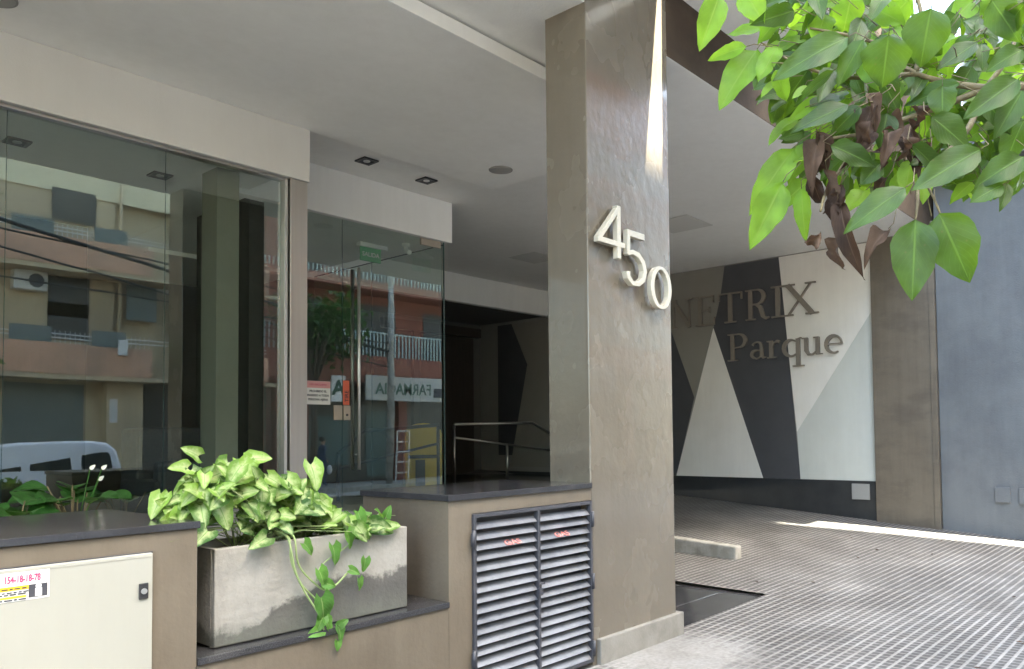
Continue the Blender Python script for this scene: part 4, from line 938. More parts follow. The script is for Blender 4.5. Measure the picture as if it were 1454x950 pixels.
def digit(strokes, label, closed=False):
    b = B()
    for i, (pts, w) in enumerate(strokes):
        add_stroke(b, pts, w, lambda x, y, d: (x, 3.217-d, y), .022, .062+.0006*i, closed)
    return b.build('house_number_digit', M['alu'], label=label, cat='house number', group='raised digits of the house number', bevel=.0025)
def dig(x0, z0, w, h, pts): return [(x0+a*w, z0+b*h) for a, b in pts]
digit([(dig(4.08, 2.70, .30, .365, [(.78, 0), (.78, 1.0)]), .042), (dig(4.08, 2.70, .30, .365, [(.80, .97), (.06, .30)]), .034), (dig(4.08, 2.70, .30, .365, [(.0, .27), (1.0, .27)]), .036)], 'raised metal digit 4, uppermost on the pillar')
digit([(dig(4.39, 2.545, .25, .38, [(.12, .94), (.92, .94)]), .044), (dig(4.39, 2.545, .25, .38, [(.16, 1.0), (.13, .54)]), .034),
       (dig(4.39, 2.545, .25, .38, [(.10, .56), (.35, .60), (.62, .57), (.84, .46), (.93, .30), (.84, .13), (.60, .03), (.32, .02), (.12, .12), (.10, .22)]), [.03, .034, .038, .042, .044, .042, .036, .034, .042, .05])], 'raised metal digit 5, in the middle on the pillar')
n0 = 28
digit([(dig(4.70, 2.412, .26, .315, [(.5+.44*math.cos(6.28318*i/n0), .5+.46*math.sin(6.28318*i/n0)) for i in range(n0)]), [.022+.024*abs(math.cos(6.28318*i/n0)) for i in range(n0)])], 'raised metal digit 0, lowest on the pillar by its right edge', True)

# ------------------------------------------------------------------ neighbour on the right
nb = empty('neighbouring_building', (W, 1, 0), 'blue-grey rendered neighbouring building at the right edge', 'building')
bx('wall', (11.578, 15.5, 1.2, 3.048, -.3, 5.0), M['blue'], nb, 0)
bx('overhang', (11.15, 15.5, 1.25, 3.06, 5.001, 5.3), M['blue'], nb, .01)
bx('upper_wall', (15.6, 22, -.8, 3.55, 0, 17), M['blue'], nb, 0)
for k in range(4):
    wv = bx('window', (15.54, 15.598, -.3, 2.4, 4.9+2.9*k, 6.5+2.9*k), M['carglass'], nb, .0)
    bx('window_frame', (15.52, 15.54, .42, .48, 4.9+2.9*k, 6.5+2.9*k), M['rail_w'], wv, 0)
bx('utility_box', (11.545, 11.577, 2.21, 2.39, .545, .745), M['blue'], bevel=.005, label='square blue-grey meter box on the blue wall, the one nearer the brown pilaster', cat='utility box', group='small boxes low on the walls')
bx('utility_box', (11.545, 11.577, 1.93, 2.11, .535, .735), M['blue'], bevel=.005, label='square blue-grey meter box on the blue wall, cut by the right edge of the photo', cat='utility box', group='small boxes low on the walls')
bx('utility_box', (11.53, 11.559, 4.02, 4.28, .505, .735), M['panelgrey'], bevel=.006, label='pale grey box on the dark skirting beside the brown pilaster', cat='utility box', group='small boxes low on the walls')

# ------------------------------------------------------------------ opposite side of the street (seen mirrored in the glass)
Y0 = -10.5
ob = empty('beige_apartment_block', (5, Y0, 0), 'old beige apartment block with salmon balcony bands, mirrored in the left glass', 'building')
bx('wall', (-14, 0.8, Y0-6, Y0, -.2, 12.5), M['beige_w'], ob, 0)
bx('wall', (.801, 8.4, Y0-6, Y0, -.2, 22.7), M['beige_w'], ob, 0)  # unseen upper storeys, height shaped to keep sun off the porch front
bx('wall', (8.401, 12.75, Y0-6, Y0-.3, -.2, 27), M['beige_w'], ob, 0)  # unseen top raised further to keep sun out from under the beam
def fl(z0, z1, x0, x1, mat, y=.9, nm='balcony_band'):
    return bx(nm, (x0, x1, Y0+.001, Y0+y, z0, z1), mat, ob, .01)
bx('wall_band', (-14, 12.75, Y0+.001, Y0+.05, 8.0, 11.5), M['cream_w'], ob, 0)
for k in range(2):
    z = 5.9-2.7*k
    fl(z, z+.75, -14, 9.06, M['pink_w']); fl(z, z+.75, 11.6, 12.45, M['pink_w'])
    bx('floor_slab', (-14, 12.75, Y0+.002, Y0+.88, z-.12, z), M['beige_w'], ob, 0)
    for (x0, x1) in ((-3.2, -2.2), (1.1, 2.2), (4.0, 4.9), (6.86, 7.8)):
        w_ = bx('window', (x0, x1, Y0+.002, Y0+.04, z-1.16, z-.14) if k == 0 else (x0, x1, Y0+.002, Y0+.04, z+.95, z+1.9), M['dark_open'], ob, 0)
    rl = B()
    for zz in (z+.98, z+.88): rl.tube([(-14, Y0+.85, zz), (12.4, Y0+.85, zz)], .018, 6)
    rl.build('railing', M['rail_w'], ob)
    for (x0, x1) in ((5.8, 6.7), (7.6, 8.4), (3.2, 4.0)):
        bx('panel', (x0, x1, Y0+.86, Y0+.885, z+.76, z+1.15), M['shutter'], ob, 0)
for (x0, x1, z0, z1) in ((6.89, 7.91, 7.26, 8.1), (4.2, 5.4, 7.1, 8.1), (9.9, 10.9, 7.1, 8.3), (9.9, 10.9, 4.2, 5.4)):
    bx('window', (x0, x1, Y0+.052, Y0+.07, z0, z1), M['dark_open'], ob, 0)
for x in (5.55, 8.5, 11.5): B().tube([(x, Y0+.12, 0), (x, Y0+.12, 12)], .045, 8).build('drainpipe', M['beige_w'], ob)
for (x0, z0) in ((3.4, 4.9), (8.7, 4.8), (11.0, 7.5)):
    bx('window', (x0, x0+.8, Y0+.002, Y0+.05, z0, z0+1.0), M['shutter'], ob, 0)
for k in range(2):
    rl = B(); z = 6.65-2.7*k
    x = 5.9
    while x < 9.0: rl.box(x, x+.012, Y0+.84, Y0+.852, z, z+.32); x += .11
    rl.build('baluster_screen', M['rail_w'], ob)
for k in range(5):
    z = 11.6+2.6*k
    bx('floor_slab', (.8, 8.4, Y0+.002, Y0+.6, z, z+.7), M['cream_w' if k % 2 else 'pink_w'], ob, 0)
for k in range(6):
    for x in (2.4, 4.6, 6.6):
        bx('window', (x, x+1.4, Y0+.002, Y0+.02, 12.4+1.0+2.6*k-1.2+1.2, 13.6+2.6*k), M['dark_open'], ob, 0) if 13.6+2.6*k < 22.8 else None
bx('pier', (8.15, 9.06, Y0+.003, Y0+.35, -.19, 3.2), M['beige_w'], ob, 0)
bx('pier', (11.6, 12.45, Y0+.003, Y0+.35, -.19, 5.88), M['cream_w'], ob, 0)
bx('ground_floor_shop', (5.9, 7.7, Y0+.004, Y0+.04, -.15, 3.0), M['shutter'], ob, 0)
bx('ground_floor_shop', (0, 5.6, Y0+.004, Y0+.04, -.15, 2.9), M['shopdark'], ob, 0)
bx('ground_floor_shop', (9.2, 11.5, Y0+.004, Y0+.04, -.15, 3.1), M['shopdark'], ob, 0)
ac = bx('air_conditioner', (6.02, 6.75, Y0+.05, Y0+.35, 5.3, 5.77), M['ac'], ob, .02)
B().cyl((6.5, Y0+.351, 5.53), .17, .012, 'Y', 24).build('fan_grille', M['ink'], ac)
wl = bx('wall_lamp', (8.2, 8.42, Y0+.9, Y0+1.0, 3.75, 4.15), M['rail_w'], ob, .02)
bx('wall_plate', (8.22, 8.42, Y0+.35, Y0+.37, 1.95, 2.6), M['rail_w'], ob, .01)
vs = empty('vertical_shop_sign', (12.25, Y0+.6, 3.2), 'tall narrow green pharmacy sign with vertical pale lettering on the beige corner', 'sign')
bx('board', (12.0, 12.52, Y0+.42, Y0+.56, 1.0, 3.25), M['dgreen'], vs, .01)
for i, ch in enumerate('FARMACIA'):
    text_mesh('lettering', ch, .30, M['paleletter'], (12.26, Y0+.566, 2.98-.265*i), (-1, 0, 0), (0, 0, 1), .003, vs, 'CENTER', .004)

ph = empty('brick_pharmacy_building', (18, Y0, 0), 'red brick building with balconies over a pharmacy, mirrored in the door glass', 'building')
bx('wall', (12.76, 30, Y0-6, Y0, -.2, 15), M['brick'], ph, 0)
bx('sun_block_tower', (12.76, 14.12, Y0-6, Y0-.3, 15.001, 27), M['sun_block'], ob, 0)  # unseen tower added to bound the sun strip on the driveway
bx('sun_slot_cap', (14.121, 16.2, Y0-.55, Y0-.35, 23.7, 27.5), M['sun_block'], ob, 0)  # unseen cap added over the sun slot to shade the beam
bx('sun_slot_jamb', (15.45, 16.2, Y0-.8, Y0-.3, 15.001, 23.69), M['sun_block'], ph, 0)  # unseen pier added to close the sun slot on its far side
for z in (4.5, 7.3, 10.1):
    bx('balcony', (13.3, 29, Y0+.001, Y0+1.1, z-.35 if z > 5 else z-1.0, z), M['brick'], ph, .01)
    rb = B()
    x = 13.3
    while x < 27:
        rb.box(x, x+.045, Y0+1.03, Y0+1.07, z, z+.85); x += .16
    rb.box(13.3, 27, Y0+1.02, Y0+1.08, z+.85, z+.9)
    rb.build('railing', M['teal_rail'], ph)
    for x in (14.2, 17.5, 20.8, 24.1):
        bx('window', (x, x+1.9, Y0+.002, Y0+.03, z+.02, z+2.1), M['dark_open'], ph, 0)
bx('shopfront', (13.95, 29, Y0+.003, Y0+.03, -.15, 3.45), M['shopdark'], ph, 0)
for x in (13.0, 15.0, 19.3, 23.0): bx('pier', (x, x+.42, Y0+.031, Y0+.3, -.17, 3.49), M['redbrown'], ph, 0)
bx('shop_window', (15.5, 17.2, Y0+.032, Y0+.06, .5, 2.3), M['aqua'], ph, 0)
bx('shop_window', (18.0, 19.1, Y0+.032, Y0+.06, .0, 2.5), M['aqua'], ph, 0)
fb_ = empty('shop_sign', (19, Y0+1.15, 3.3), 'long grey pharmacy sign board with dark green capitals', 'sign')
bx('board', (17.2, 21.2, Y0+1.11, Y0+1.2, 2.86, 3.76), M['sign_w'], fb_, .01)
text_mesh('lettering', 'FARMACIA', .60, M['dgreen'], (20.25, Y0+1.206, 3.10), (-1, 0, 0), (0, 0, 1), .006, fb_, 'LEFT', .006, .92).location = (0, 0, 0)
bx('end_panel', (20.38, 20.95, Y0+1.201, Y0+1.22, 3.02, 3.36), M['ink'], fb_, 0)
ab_ = empty('letter_sign', (16.0, Y0+1.15, 3.3), 'small white sign with a big green letter A beside the pharmacy board', 'sign')
bx('board', (15.75, 16.32, Y0+1.11, Y0+1.2, 2.75, 3.7), M['paper'], ab_, .01)
text_mesh('lettering', 'A', .75, M['dgreen'], (16.03, Y0+1.206, 3.0), (-1, 0, 0), (0, 0, 1), .004, ab_, 'CENTER', .02)
shf = empty('shop_ladder_rack', (18.7, Y0+1.0, 0), 'white metal display rack outside the pharmacy', 'rack')
rk = B()
for x in (18.95, 19.55): rk.box(x, x+.05, Y0+.6, Y0+.65, -.17, 1.75)
for z in (.1, .5, .9, 1.3, 1.7): rk.box(19.001, 19.549, Y0+.602, Y0+.648, z, z+.05)
rk.build('frame', M['rail_w'], shf)
# lamp pole opposite
pp = empty('utility_pole', (17.6, -8.4, -.2), 'slim grey utility pole on the far pavement carrying the cables', 'pole')
B().tube([(17.6, -8.5, -.2), (17.75, -8.5, 8.8)], [.14, .10], 14).build('shaft', M['kerbstone'], pp)
bx('crossarm', (16.9, 18.4, -8.55, -8.45, 8.1, 8.2), M['bark'], pp, .01)
def cable(p, q, sag, label, r=.018):
    pts = []
    for i in range(25):
        t = i/24; pts.append((p[0]+(q[0]-p[0])*t, p[1]+(q[1]-p[1])*t, p[2]+(q[2]-p[2])*t-sag*4*t*(1-t)))
    B().tube(pts, r, 6).build('overhead_cable', M['rubber'], label=label, cat='cable', group='cables strung over the street')
cable((-12, -8.2, 10.4), (17.7, -8.5, 4.6), .5, 'thick black overhead cable sagging steeply, the heaviest mirrored in the glass', .045)
cable((-12, -8.2, 9.5), (17.7, -8.5, 4.0), .4, 'thin black overhead cable just under the heaviest one mirrored in the glass', .026)
cable((-12, -8.3, 8.2), (17.7, -8.5, 5.6), .35, 'thin black overhead cable that crosses the window of the mirrored block', .024)
cable((-12, -8.3, 8.9), (17.7, -8.5, 8.15), .3, 'pale thin overhead cable, highest of those mirrored in the glass', .02)
cable((-12, -8.3, 6.4), (17.7, -8.5, 4.9), .3, 'black overhead cable, lowest of those mirrored in the glass', .022)

# parked van
van = empty('parked_van', (4.9, -6.4, -.32), 'white small van with side windows parked across the street, mirrored in the glass', 'van')
VX1, VY, VZ = 6.86, -6.4, -.32     # rear end x, centre y, road z
def vbody():
    # side profile (x back from the rear, z)
    P_ = [(0, .35), (0, .95), (.03, 1.25), (.12, 1.62), (.28, 1.76), (.6, 1.80), (1.9, 1.80), (2.5, 1.74), (3.15, 1.22), (3.9, 1.02), (4.15, .82), (4.18, .35)]
    b = B(); n = len(P_)
    secs = []
    for yy, ins in ((-.86, .03), (-.80, 0), (.80, 0), (.86, .03)):
        row = []
        for x, z in P_:
            zin = max(0, z-1.05)*.16
            y = yy*(1-zin/.86*.9) if abs(yy) > .82 else yy*(1-zin/.8*.75)
            row.append(b.bm.verts.new((VX1-x-(ins if x < 1 else -ins), VY+y, VZ+z-(ins if z > 1 else 0))))
        secs.append(row)
    for a, c in zip(secs, secs[1:]):
        for i in range(n): b.bm.faces.new((a[i], a[(i+1) % n], c[(i+1) % n], c[i]))
    b.bm.faces.new(secs[0]); b.bm.faces.new(secs[-1][::-1])
    return b.build('body', M['van'], van, .03, 3)
vbody()
def vwin(x0, x1, z0, z1, slope=0):
    b = B()
    y = VY+.846
    b.prism([(x0, z0), (x1, z0), (x1-slope, z1), (x0+.03, z1)], lambda x, z, t: (VX1-x, y+t-max(0, z-1.05)*.155, VZ+z), -.012, .008)
    return b.build('window', M['carglass'], van, .012)
vwin(.22, .80, 1.22, 1.58); vwin(.98, 1.72, 1.22, 1.58); vwin(1.86, 2.75, 1.22, 1.56, .35)
b = B(); b.prism([(.62, 1.25), (-.62, 1.25), (-.55, 1.62), (.55, 1.62)], lambda y, z, t: (VX1-.02-max(0, z-1.25)*.3+t, VY+y, VZ+z), -.01, .012); b.build('rear_window', M['carglass'], van)
bx('tail_light', (VX1-.06, VX1+.012, VY+.72, VY+.862, VZ+.95, VZ+1.22), M['tail'], van, .02)
bx('tail_light', (VX1-.06, VX1+.012, VY-.862, VY-.72, VZ+.95, VZ+1.22), M['tail'], van, .02)
bx('bumper', (VX1-.15, VX1+.06, VY-.8, VY+.8, VZ+.30, VZ+.55), M['black_plastic'], van, .04)
bx('door_trim', (VX1-3.2, VX1-.3, VY+.862, VY+.874, VZ+.62, VZ+.70), M['black_plastic'], van, .005)
bx('door_handle', (VX1-2.0, VX1-1.85, VY+.86, VY+.885, VZ+1.05, VZ+1.09), M['van'], van, .008)
for x in (.75, 3.4):
    for s_ in (-1, 1):
        w_ = B().cyl((VX1-x, VY+s_*.74-.1, VZ+.33), .32, .2, 'Y', 28).build('wheel', M['rubber'], van, .03)
        B().cyl((VX1-x, VY+s_*.74+(.095 if s_ > 0 else -.125), VZ+.33), .19, .03, 'Y', 20).build('rim', M['steel'], w_)

# pedestrian across the street
def person():
    base = Vector((15.2, -9.0, -.175))
    e = empty('person', base, 'pedestrian in dark blue clothes carrying a white bag past the pharmacy, mirrored in the glass', 'person')
    me = D.meshes.new('person_body')
    J = {'pel': (0, 0, .90, .13), 'wst': (0, 0, 1.05, .12), 'chs': (0, .0, 1.28, .15), 'nck': (0, 0, 1.44, .055), 'hd': (0.02, 0, 1.52, .07), 'hd2': (.02, 0, 1.60, .09), 'hd3': (.0, 0, 1.66, .06),
         'shl': (0, .17, 1.37, .055), 'ell': (-.05, .22, 1.12, .042), 'wrl': (.05, .22, .90, .03), 'hal': (.08, .22, .82, .035),
         'shr': (0, -.17, 1.37, .055), 'elr': (-.03, -.22, 1.12, .042), 'wrr': (.10, -.2, .92, .03), 'har': (.13, -.2, .84, .035),
         'hpl': (0, .09, .86, .09), 'knl': (.12, .09, .48, .06), 'anl': (.02, .09, .09, .04), 'tol': (.16, .09, .045, .035),
         'hpr': (0, -.09, .86, .09), 'knr': (-.02, -.09, .48, .06), 'anr': (-.22, -.09, .12, .04), 'tor': (-.10, -.09, .045, .035)}
    K = list(J); ed = [('pel', 'wst'), ('wst', 'chs'), ('chs', 'nck'), ('nck', 'hd'), ('hd', 'hd2'), ('hd2', 'hd3'), ('chs', 'shl'), ('shl', 'ell'), ('ell', 'wrl'), ('wrl', 'hal'), ('chs', 'shr'), ('shr', 'elr'), ('elr', 'wrr'), ('wrr', 'har'),
          ('pel', 'hpl'), ('hpl', 'knl'), ('knl', 'anl'), ('anl', 'tol'), ('pel', 'hpr'), ('hpr', 'knr'), ('knr', 'anr'), ('anr', 'tor')]
    me.from_pydata([base+Vector(J[k][:3]) for k in K], [(K.index(a), K.index(c)) for a, c in ed], [])
    o = D.objects.new('body', me); COL.objects.link(o)
    o.modifiers.new('skin', 'SKIN')
    for i, k in enumerate(K):
        me.skin_vertices[0].data[i].radius = (J[k][3], J[k][3]); me.skin_vertices[0].data[i].use_root = (k == 'pel')
    sb = o.modifiers.new('sub', 'SUBSURF'); sb.levels = 2; sb.render_levels = 2
    m2 = D.meshes.new_from_object(o.evaluated_get(bpy.context.evaluated_depsgraph_get()))
    D.objects.remove(o)
    m2.materials.clear(); m2.materials.append(M['cloth_blue']); m2.materials.append(M['skin'])
    for p in m2.polygons:
        p.use_smooth = True; z = p.center.z-base.z; r_ = math.hypot(p.center.y-base.y, p.center.x-base.x)
        if z > 1.45 or (z < .93 and z > .7 and abs(p.center.y-base.y) > .17): p.material_index = 1
    o = D.objects.new('body', m2); COL.objects.link(o); attach(o, e)
    h = B(); h.ball(base+Vector((-.015, 0, 1.635)), .105, .95, .9, .9); h.build('hair', M['hair'], e)
    bg = B(); bg.ball(base+Vector((.12, .25, .58)), .14, .5, .9, 1.25)
    bgo = bg.build('carrier_bag', M['bagwhite'], label='white plastic carrier bag hanging from the pedestrian\'s hand', cat='bag')
person()

# opposite street tree
def street_tree(name, loc, h, rad, n, ls, label, trunk_r=.13, seed=3, zc=None, mat='leaf', flat=.7):
    e = empty(name, loc, label, 'tree'); r = random.Random(seed); loc = Vector(loc)
    tb = B(); tb.tube([loc, loc+Vector((.05, 0, h*.3)), loc+Vector((-.05, .1, h*.55))], [trunk_r, trunk_r*.8, trunk_r*.65], 12)
    lf = Leaves(); c0 = loc+Vector((0, 0, h*.75)); cl_ = []
    for i in range(16):
        a = r.uniform(0, 6.28); q = Vector((math.cos(a)*r.uniform(.3, .9)*rad, math.sin(a)*r.uniform(.3, .9)*rad, r.uniform(-.6, .7)*rad*flat)); cl_.append(c0+q)
        st_ = loc+Vector((-.05, .1, h*.5)); tb.tube([st_, (st_+c0+q)/2+Vector((0, 0, .2)), c0+q], [trunk_r*.45, trunk_r*.25, .015], 6)
    tb.build('trunk', M['bark'], e)
    for i in range(n):
        c = r.choice(cl_); p = c+Vector((r.gauss(0, 1), r.gauss(0, 1), r.gauss(0, .8)))*rad*.26
        d = Vector((r.uniform(-1, 1), r.uniform(-1, 1), r.uniform(-1, .2))).normalized()
        lf.leaf(p, p+d*ls*r.uniform(.7, 1.2), ls*.55, Vector((r.uniform(-1, 1), r.uniform(-1, 1), 1.2)), .2, .15, 'ovate', r.random(), 1, 3)
    lf.build('crown', M[mat], e, fixn=False)
    return e
street_tree('street_tree', (14.6, -8.6, -.2), 7.0, 1.5, 1700, .26, 'leafy dark street tree in front of the brick balconies, mirrored in the door glass', seed=5, mat='peace')

# ------------------------------------------------------------------ the near street tree whose branch hangs into the picture
nt = empty('sidewalk_tree', (3.1, -1.5, 0), 'street tree with a low branch of large glossy green leaves and a few withered ones', 'tree')
tr = B()
tr.tube([(3.1, -1.45, -.1), (3.08, -1.43, 1.2), (3.15, -1.42, 2.4), (3.05, -1.42, 3.6), (3.0, -1.45, 5.4)], [.17, .14, .125, .11, .09], 16)
tr.build('trunk', M['bark'], nt)
br = B()
def limb(p, r0, r1, n=8):
    p = smooth(p, 5); k = len(p)-1
    br.tube(p, [r0+(r1-r0)*i/k for i in range(k+1)], n)
fork = (3.07, -1.4, 3.3)
tA = at(1400, 125, 2.05); tB = at(1300, 105, 2.1); tC = at(1240, 190, 2.1); tD = at(1180, 260, 2.05)
limb([fork, (2.95, -.9, 3.25), (2.65, -.2, 2.85), at(1480, 120, 2.05)], .045, .013)
limb([at(1480, 120, 2.05), tA, tB, at(1240, 60, 2.15), at(1150, 40, 2.2)], .0125, .003)
limb([tA, at(1340, 150, 2.08), tC, tD, at(1165, 300, 2.0)], .010, .003)
limb([tA, at(1370, 190, 1.95), at(1310, 250, 1.9), at(1303, 290, 1.85), at(1300, 312, 1.84)], .009, .002)
limb([tB, at(1200, 110, 2.15), at(1130, 90, 2.2), at(1080, 60, 2.25)], .007, .002)
limb([tC, at(1170, 200, 2.15), at(1130, 235, 2.2)], .006, .002)
limb([at(1310, 250, 1.9), at(1325, 280, 1.88), at(1336, 305, 1.86)], .004, .002)
limb([tB, at(1310, 40, 2.15), at(1290, -30, 2.2), at(1230, -60, 2.3)], .008, .003)
limb([tA, at(1440, 60, 2.1), at(1430, -20, 2.2)], .008, .003)
g_, y_, d_ = Leaves(), Leaves(), Leaves()
def hero(L_, u0, v0, u1, v1, wpx, dep, dd=0, tint=.5, fold=.22, curl=.1, tilt=(0, 0), shape='ovate', wav=.045, petiole=True):
    a = at(u0, v0, dep); b_ = at(u1, v1, dep+dd)
    nrm = (CAM-a).normalized()+CU*(.35+tilt[1])+CR*tilt[0]
    L_.leaf(a, b_, wpx*.95/F_PX*dep, nrm, fold, curl, shape, tint, 4, 10, wav)
    if petiole:
        ctr = at(1310, 95, 2.08); m1 = a+(a-b_).normalized()*.022; m2 = m1+(ctr-m1).normalized()*min(.05, (ctr-m1).length)
        br.tube([m2, m1, a], [.0011, .0012, .0013], 5)
# large leaves at the front of the branch
H = [
 (1300,312,1295,427,70,1.84,0,.55), (1334,303,1378,402,78,1.84,0,.6), (1262,50,1252,126,74,1.9,.06,.9), (1204,52,1098,108,52,1.95,0,.8), (1226,56,1188,122,40,1.95,.03,.7),
 (1322,12,1306,96,72,1.98,.05,.85), (1286,40,1340,78,46,2.05,.1,.5), (1184,100,1124,150,24,2.0,.1,1.), (1205,148,1122,186,38,1.98,0,.25), (1222,150,1178,192,34,2.0,.03,.3),
 (1362,118,1282,150,40,2.0,.1,.3), (1338,122,1338,168,44,1.9,0,.35), (1446,112,1368,168,46,1.9,0,.35), (1322,165,1378,212,52,1.88,0,.35), (1392,212,1294,270,54,1.82,0,.6),
 (1286,266,1198,328,48,1.82,0,.7), (1180,206,1246,236,40,1.98,0,.25), (1454,222,1386,262,46,1.9,0,.3), (1452,128,1412,196,42,2.0,0,.4), (1424,262,1378,286,36,1.9,0,.7),
 (1296,205,1352,262,40,1.95,.08,.3), (1260,160,1250,210,40,2.05,0,.4), (1388,60,1330,98,36,2.05,0,.3), (1452,70,1402,98,38,2.0,0,.4), (1395,140,1440,190,44,2.02,0,.2),
 (1240,88,1276,160,44,2.08,0,.15), (1212,150,1236,200,34,2.1,0,.15), (1408,0,1448,60,50,2.0,0,.45), (1454,6,1420,52,40,1.95,.1,.6), (1358,20,1326,60,36,2.15,0,.4),
 (1150,150,1210,130,30,2.1,.1,.3), (1250,232,1222,262,34,2.0,0,.5), (1340,225,1292,232,38,2.0,0,.15), (1454,170,1424,236,44,2.05,0,.3), (1380,95,1352,140,36,2.1,0,.25)]
for h in H: hero(g_, *h, tilt=(rnd.uniform(-.35, .35), rnd.uniform(-.15, .5)), curl=rnd.uniform(.02, .16))
Y = [(1075,70,1020,152,54,2.2), (1104,66,1076,116,38,2.15), (1100,100,1118,144,36,2.1), (1022,-8,994,70,44,2.2), (1056,-14,1084,32,44,2.15), (1110,22,1074,62,42,2.2), (1128,210,1062,300,48,2.15), (1112,258,1066,350,52,2.1),
     (1138,268,1142,342,28,2.1), (1152,200,1118,262,40,2.2), (1172,20,1158,60,44,2.2), (1210,-10,1196,50,50,2.2), (1290,0,1250,40,46,2.25), (1060,66,1002,84,26,2.15), (1350,50,1344,118,34,2.25), (1168,140,1120,170,26,2.2),
     (1236,10,1288,34,40,2.25), (1330,100,1300,140,30,2.2), (1230,270,1200,300,34,2.1), (1400,180,1370,200,30,2.2), (1150,255,1098,300,34,2.15), (1130,0,1120,40,36,2.25), (1180,170,1150,200,30,2.2), (1260,-12,1300,20,40,2.3), (1382,0,1352,30,40,2.3), (1420,96,1390,126,34,2.2), (1280,110,1262,150,30,2.2), (1340,180,1312,214,30,2.2)]
for h in Y: hero(y_, *h, rnd.uniform(-.04, .08), rnd.random(), tilt=(rnd.uniform(-.4, .4), rnd.uniform(-.2, .6)), curl=rnd.uniform(.0, .2))
for (u0, v0, u1, v1, w_) in ((1165,178,1148,262,44), (1150,238,1166,296,36), (1186,262,1214,392,44), (1196,250,1180,330,40), (1268,318,1226,362,40), (1246,138,1216,202,44), (1306,196,1318,232,30), (1240,170,1210,230,36), (1262,248,1240,276,30), (1172,230,1184,300,34), (1230,120,1250,180,30), (1156,176,1182,236,34), (1322,208,1300,238,24)):
    hero(d_, u0+(u1-u0)*.15, v0+(v1-v0)*.15, u1, v1, w_*.72, 2.02, rnd.uniform(-.05, .05), rnd.random(), fold=.9, curl=.5, wav=.22, tilt=(rnd.uniform(-.6, .6), 0))
for i in range(16):
    u, v = rnd.choice(((1160, 215), (1195, 320), (1240, 170), (1185, 270), (1290, 200)))
    u += rnd.gauss(0, 14); v += rnd.gauss(0, 22); a = rnd.gauss(1.6, .7); ln = rnd.uniform(22, 46)
    hero(d_, u, v, u+math.cos(a)*ln, v+math.sin(a)*ln, ln*.7, 2.0+rnd.uniform(-.05, .1), rnd.uniform(-.05, .05), rnd.random(), fold=1.2, curl=.7, wav=.3, tilt=(rnd.uniform(-1, 1), rnd.uniform(-.6, .6)), petiole=False)
# smaller / deeper leaves filling the spray
poly = [(1060, -30), (1460, -30), (1460, 262), (1390, 262), (1300, 255), (1200, 250), (1140, 215), (1110, 150), (1080, 60)]
def inside(u, v):
    c = False
    for i in range(len(poly)):
        (x1, y1), (x2, y2) = poly[i], poly[i-1]
        if (y1 > v) != (y2 > v) and u < (x2-x1)*(v-y1)/(y2-y1)+x1: c = not c
    return c
k = 0
while k < 460:
    u, v = rnd.uniform(1060, 1460), rnd.uniform(-30, 262)
    if not inside(u, v) or (1270 < u < 1375 and v < 14): continue
    a = rnd.gauss(2.4, 1.0); ln = rnd.uniform(26, 62); dep = rnd.uniform(2.1, 2.75)
    hero(g_ if rnd.random() < .7 else y_, u, v, u+math.cos(a)*ln, v+abs(math.sin(a))*ln, ln*rnd.uniform(.5, .68), dep, rnd.uniform(-.08, .12), rnd.random(), tilt=(rnd.uniform(-.8, .8), rnd.uniform(-.3, .8)), curl=rnd.uniform(0, .2))
    k += 1
for i in range(26):   # bare twigs
    u, v = rnd.uniform(1180, 1440), rnd.uniform(60, 260); p = at(u, v, rnd.uniform(1.95, 2.3)); q = at(u+rnd.uniform(-60, 60), v+rnd.uniform(-50, 70), rnd.uniform(1.95, 2.3))
    br.tube(smooth([p, (p+q)/2+Vector((0, 0, .012)), q], 4), .0016, 5)
# upper crown of the same tree, above the frame
up = Leaves(); r_ = random.Random(11)
for i in range(900):
    c = Vector((3.0, -1.6, 7.6))+Vector((r_.gauss(0, .5), r_.gauss(0, .8), r_.gauss(0, .7)))
    dd = Vector((r_.uniform(-1, 1), r_.uniform(-1, 1), r_.uniform(-1, .2))).normalized()
    up.leaf(c, c+dd*.17, .10, Vector((r_.uniform(-1, 1), r_.uniform(-1, 1), 1.2)), .2, .15, 'ovate', r_.random(), 1, 3)
for i in range(10):
    a = i*.63; limb([(3.0, -1.45, 5.2), (3.0+math.cos(a)*.3, -1.5+math.sin(a)*.4, 6.4), (3.0+math.cos(a)*.6, -1.6+math.sin(a)*1.0, 7.7)], .03, .006, 6)
br.build('branch', M['twig'], nt)
g_.build('foliage', M['leaf'], nt, fixn=False)
y_.build('backlit_foliage', M['leaf_y'], nt, fixn=False)
d_.build('withered_leaves', M['deadleaf'], nt, fixn=False)
up.build('crown', M['leaf'], nt, fixn=False)

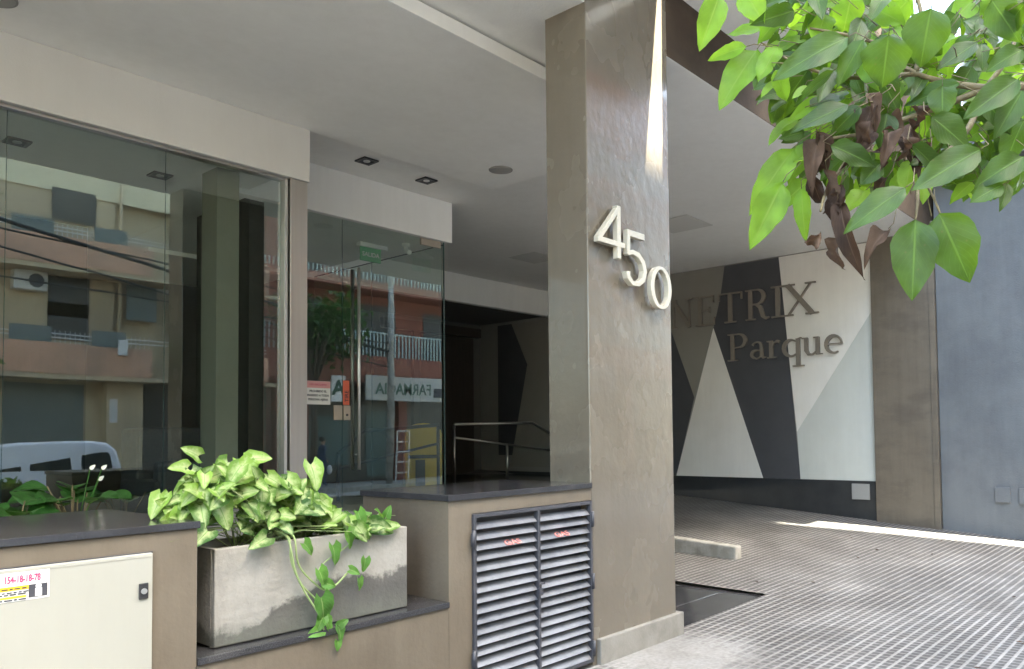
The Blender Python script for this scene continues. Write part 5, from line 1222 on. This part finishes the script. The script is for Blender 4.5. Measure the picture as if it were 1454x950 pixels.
# ------------------------------------------------------------------ everything fixed to the far wall and the entrance line sits 4.5 % farther out
def push(o, k=1.045):
    if o.type == 'MESH':
        for v in o.data.vertices: v.co = CAM+(v.co-CAM)*k
    else: o.location = CAM+(Vector(o.location)-CAM)*k
    for ch in [c for c in D.objects if c.parent == o]:
        push(ch, k)
        ch.matrix_parent_inverse = Matrix.Translation(Vector(o.location)).inverted() if o.type == 'EMPTY' else Matrix.Identity(4)
far = [dg, sg, es, cm, yb, mural, sp, sgn, nb]+[o for o in D.objects if o.parent is None and o.name.split('.')[0] in ('utility_box', 'access_panel', 'ramp_handrail', 'inner_handrail')]
far += [o for o in D.objects if o.parent is None and o.name.startswith('downlight') and o.location.x > 4]
for o in far: push(o)
inner = [o for o in D.objects if o.parent == bld and (o.name.split('.')[0] in ('lobby_ceiling', 'lobby_floor', 'back_wall', 'end_wall', 'inner_wall', 'dark_doorway', 'door_head', 'porch_floor') or (o.name.startswith('fascia') and o.data.vertices[0].co.y > 6.9))]
for o in inner: push(o); o.matrix_parent_inverse = Matrix.Translation(Vector(bld.location)).inverted()

# ------------------------------------------------------------------ light
SUN_DIR = Vector((.21, -1, 1.46)).normalized()
EL = math.asin(SUN_DIR.z)
w = D.worlds.new('World'); SC.world = w; w.use_nodes = True
wn = w.node_tree; wn.nodes.clear()
wo = wn.nodes.new('ShaderNodeOutputWorld'); bg = wn.nodes.new('ShaderNodeBackground'); sky = wn.nodes.new('ShaderNodeTexSky')
sky.sky_type = 'NISHITA'; sky.sun_disc = False; sky.sun_elevation = EL
sky.sun_rotation = math.atan2(SUN_DIR.x, SUN_DIR.y)
sky.dust_density = 4; sky.air_density = 1.0; sky.ozone_density = .6; sky.altitude = 400
wn.links.new(sky.outputs[0], bg.inputs[0]); wn.links.new(bg.outputs[0], wo.inputs[0])
bg.inputs[1].default_value = .15
sd = D.lights.new('sun', 'SUN'); sd.energy = 4.5; sd.angle = R_(.5); sd.color = (1, .95, .86)
so_ = D.objects.new('sun', sd); COL.objects.link(so_)
so_.rotation_euler = (-SUN_DIR).to_track_quat('-Z', 'Y').to_euler()
so_.location = (0, -10, 30)

vs_ = SC.view_settings
vs_.view_transform = 'Standard'; vs_.look = 'None'; vs_.gamma = 1; vs_.exposure = 4.05; vs_.use_white_balance = True; vs_.white_balance_temperature = 6950; vs_.white_balance_tint = 2
cy_ = SC.cycles
cy_.use_denoising = True
cy_.max_bounces = 14; cy_.diffuse_bounces = 6; cy_.glossy_bounces = 5; cy_.transparent_max_bounces = 24; cy_.transmission_bounces = 6
cy_.sample_clamp_indirect = 8; cy_.caustics_reflective = False; cy_.caustics_refractive = False
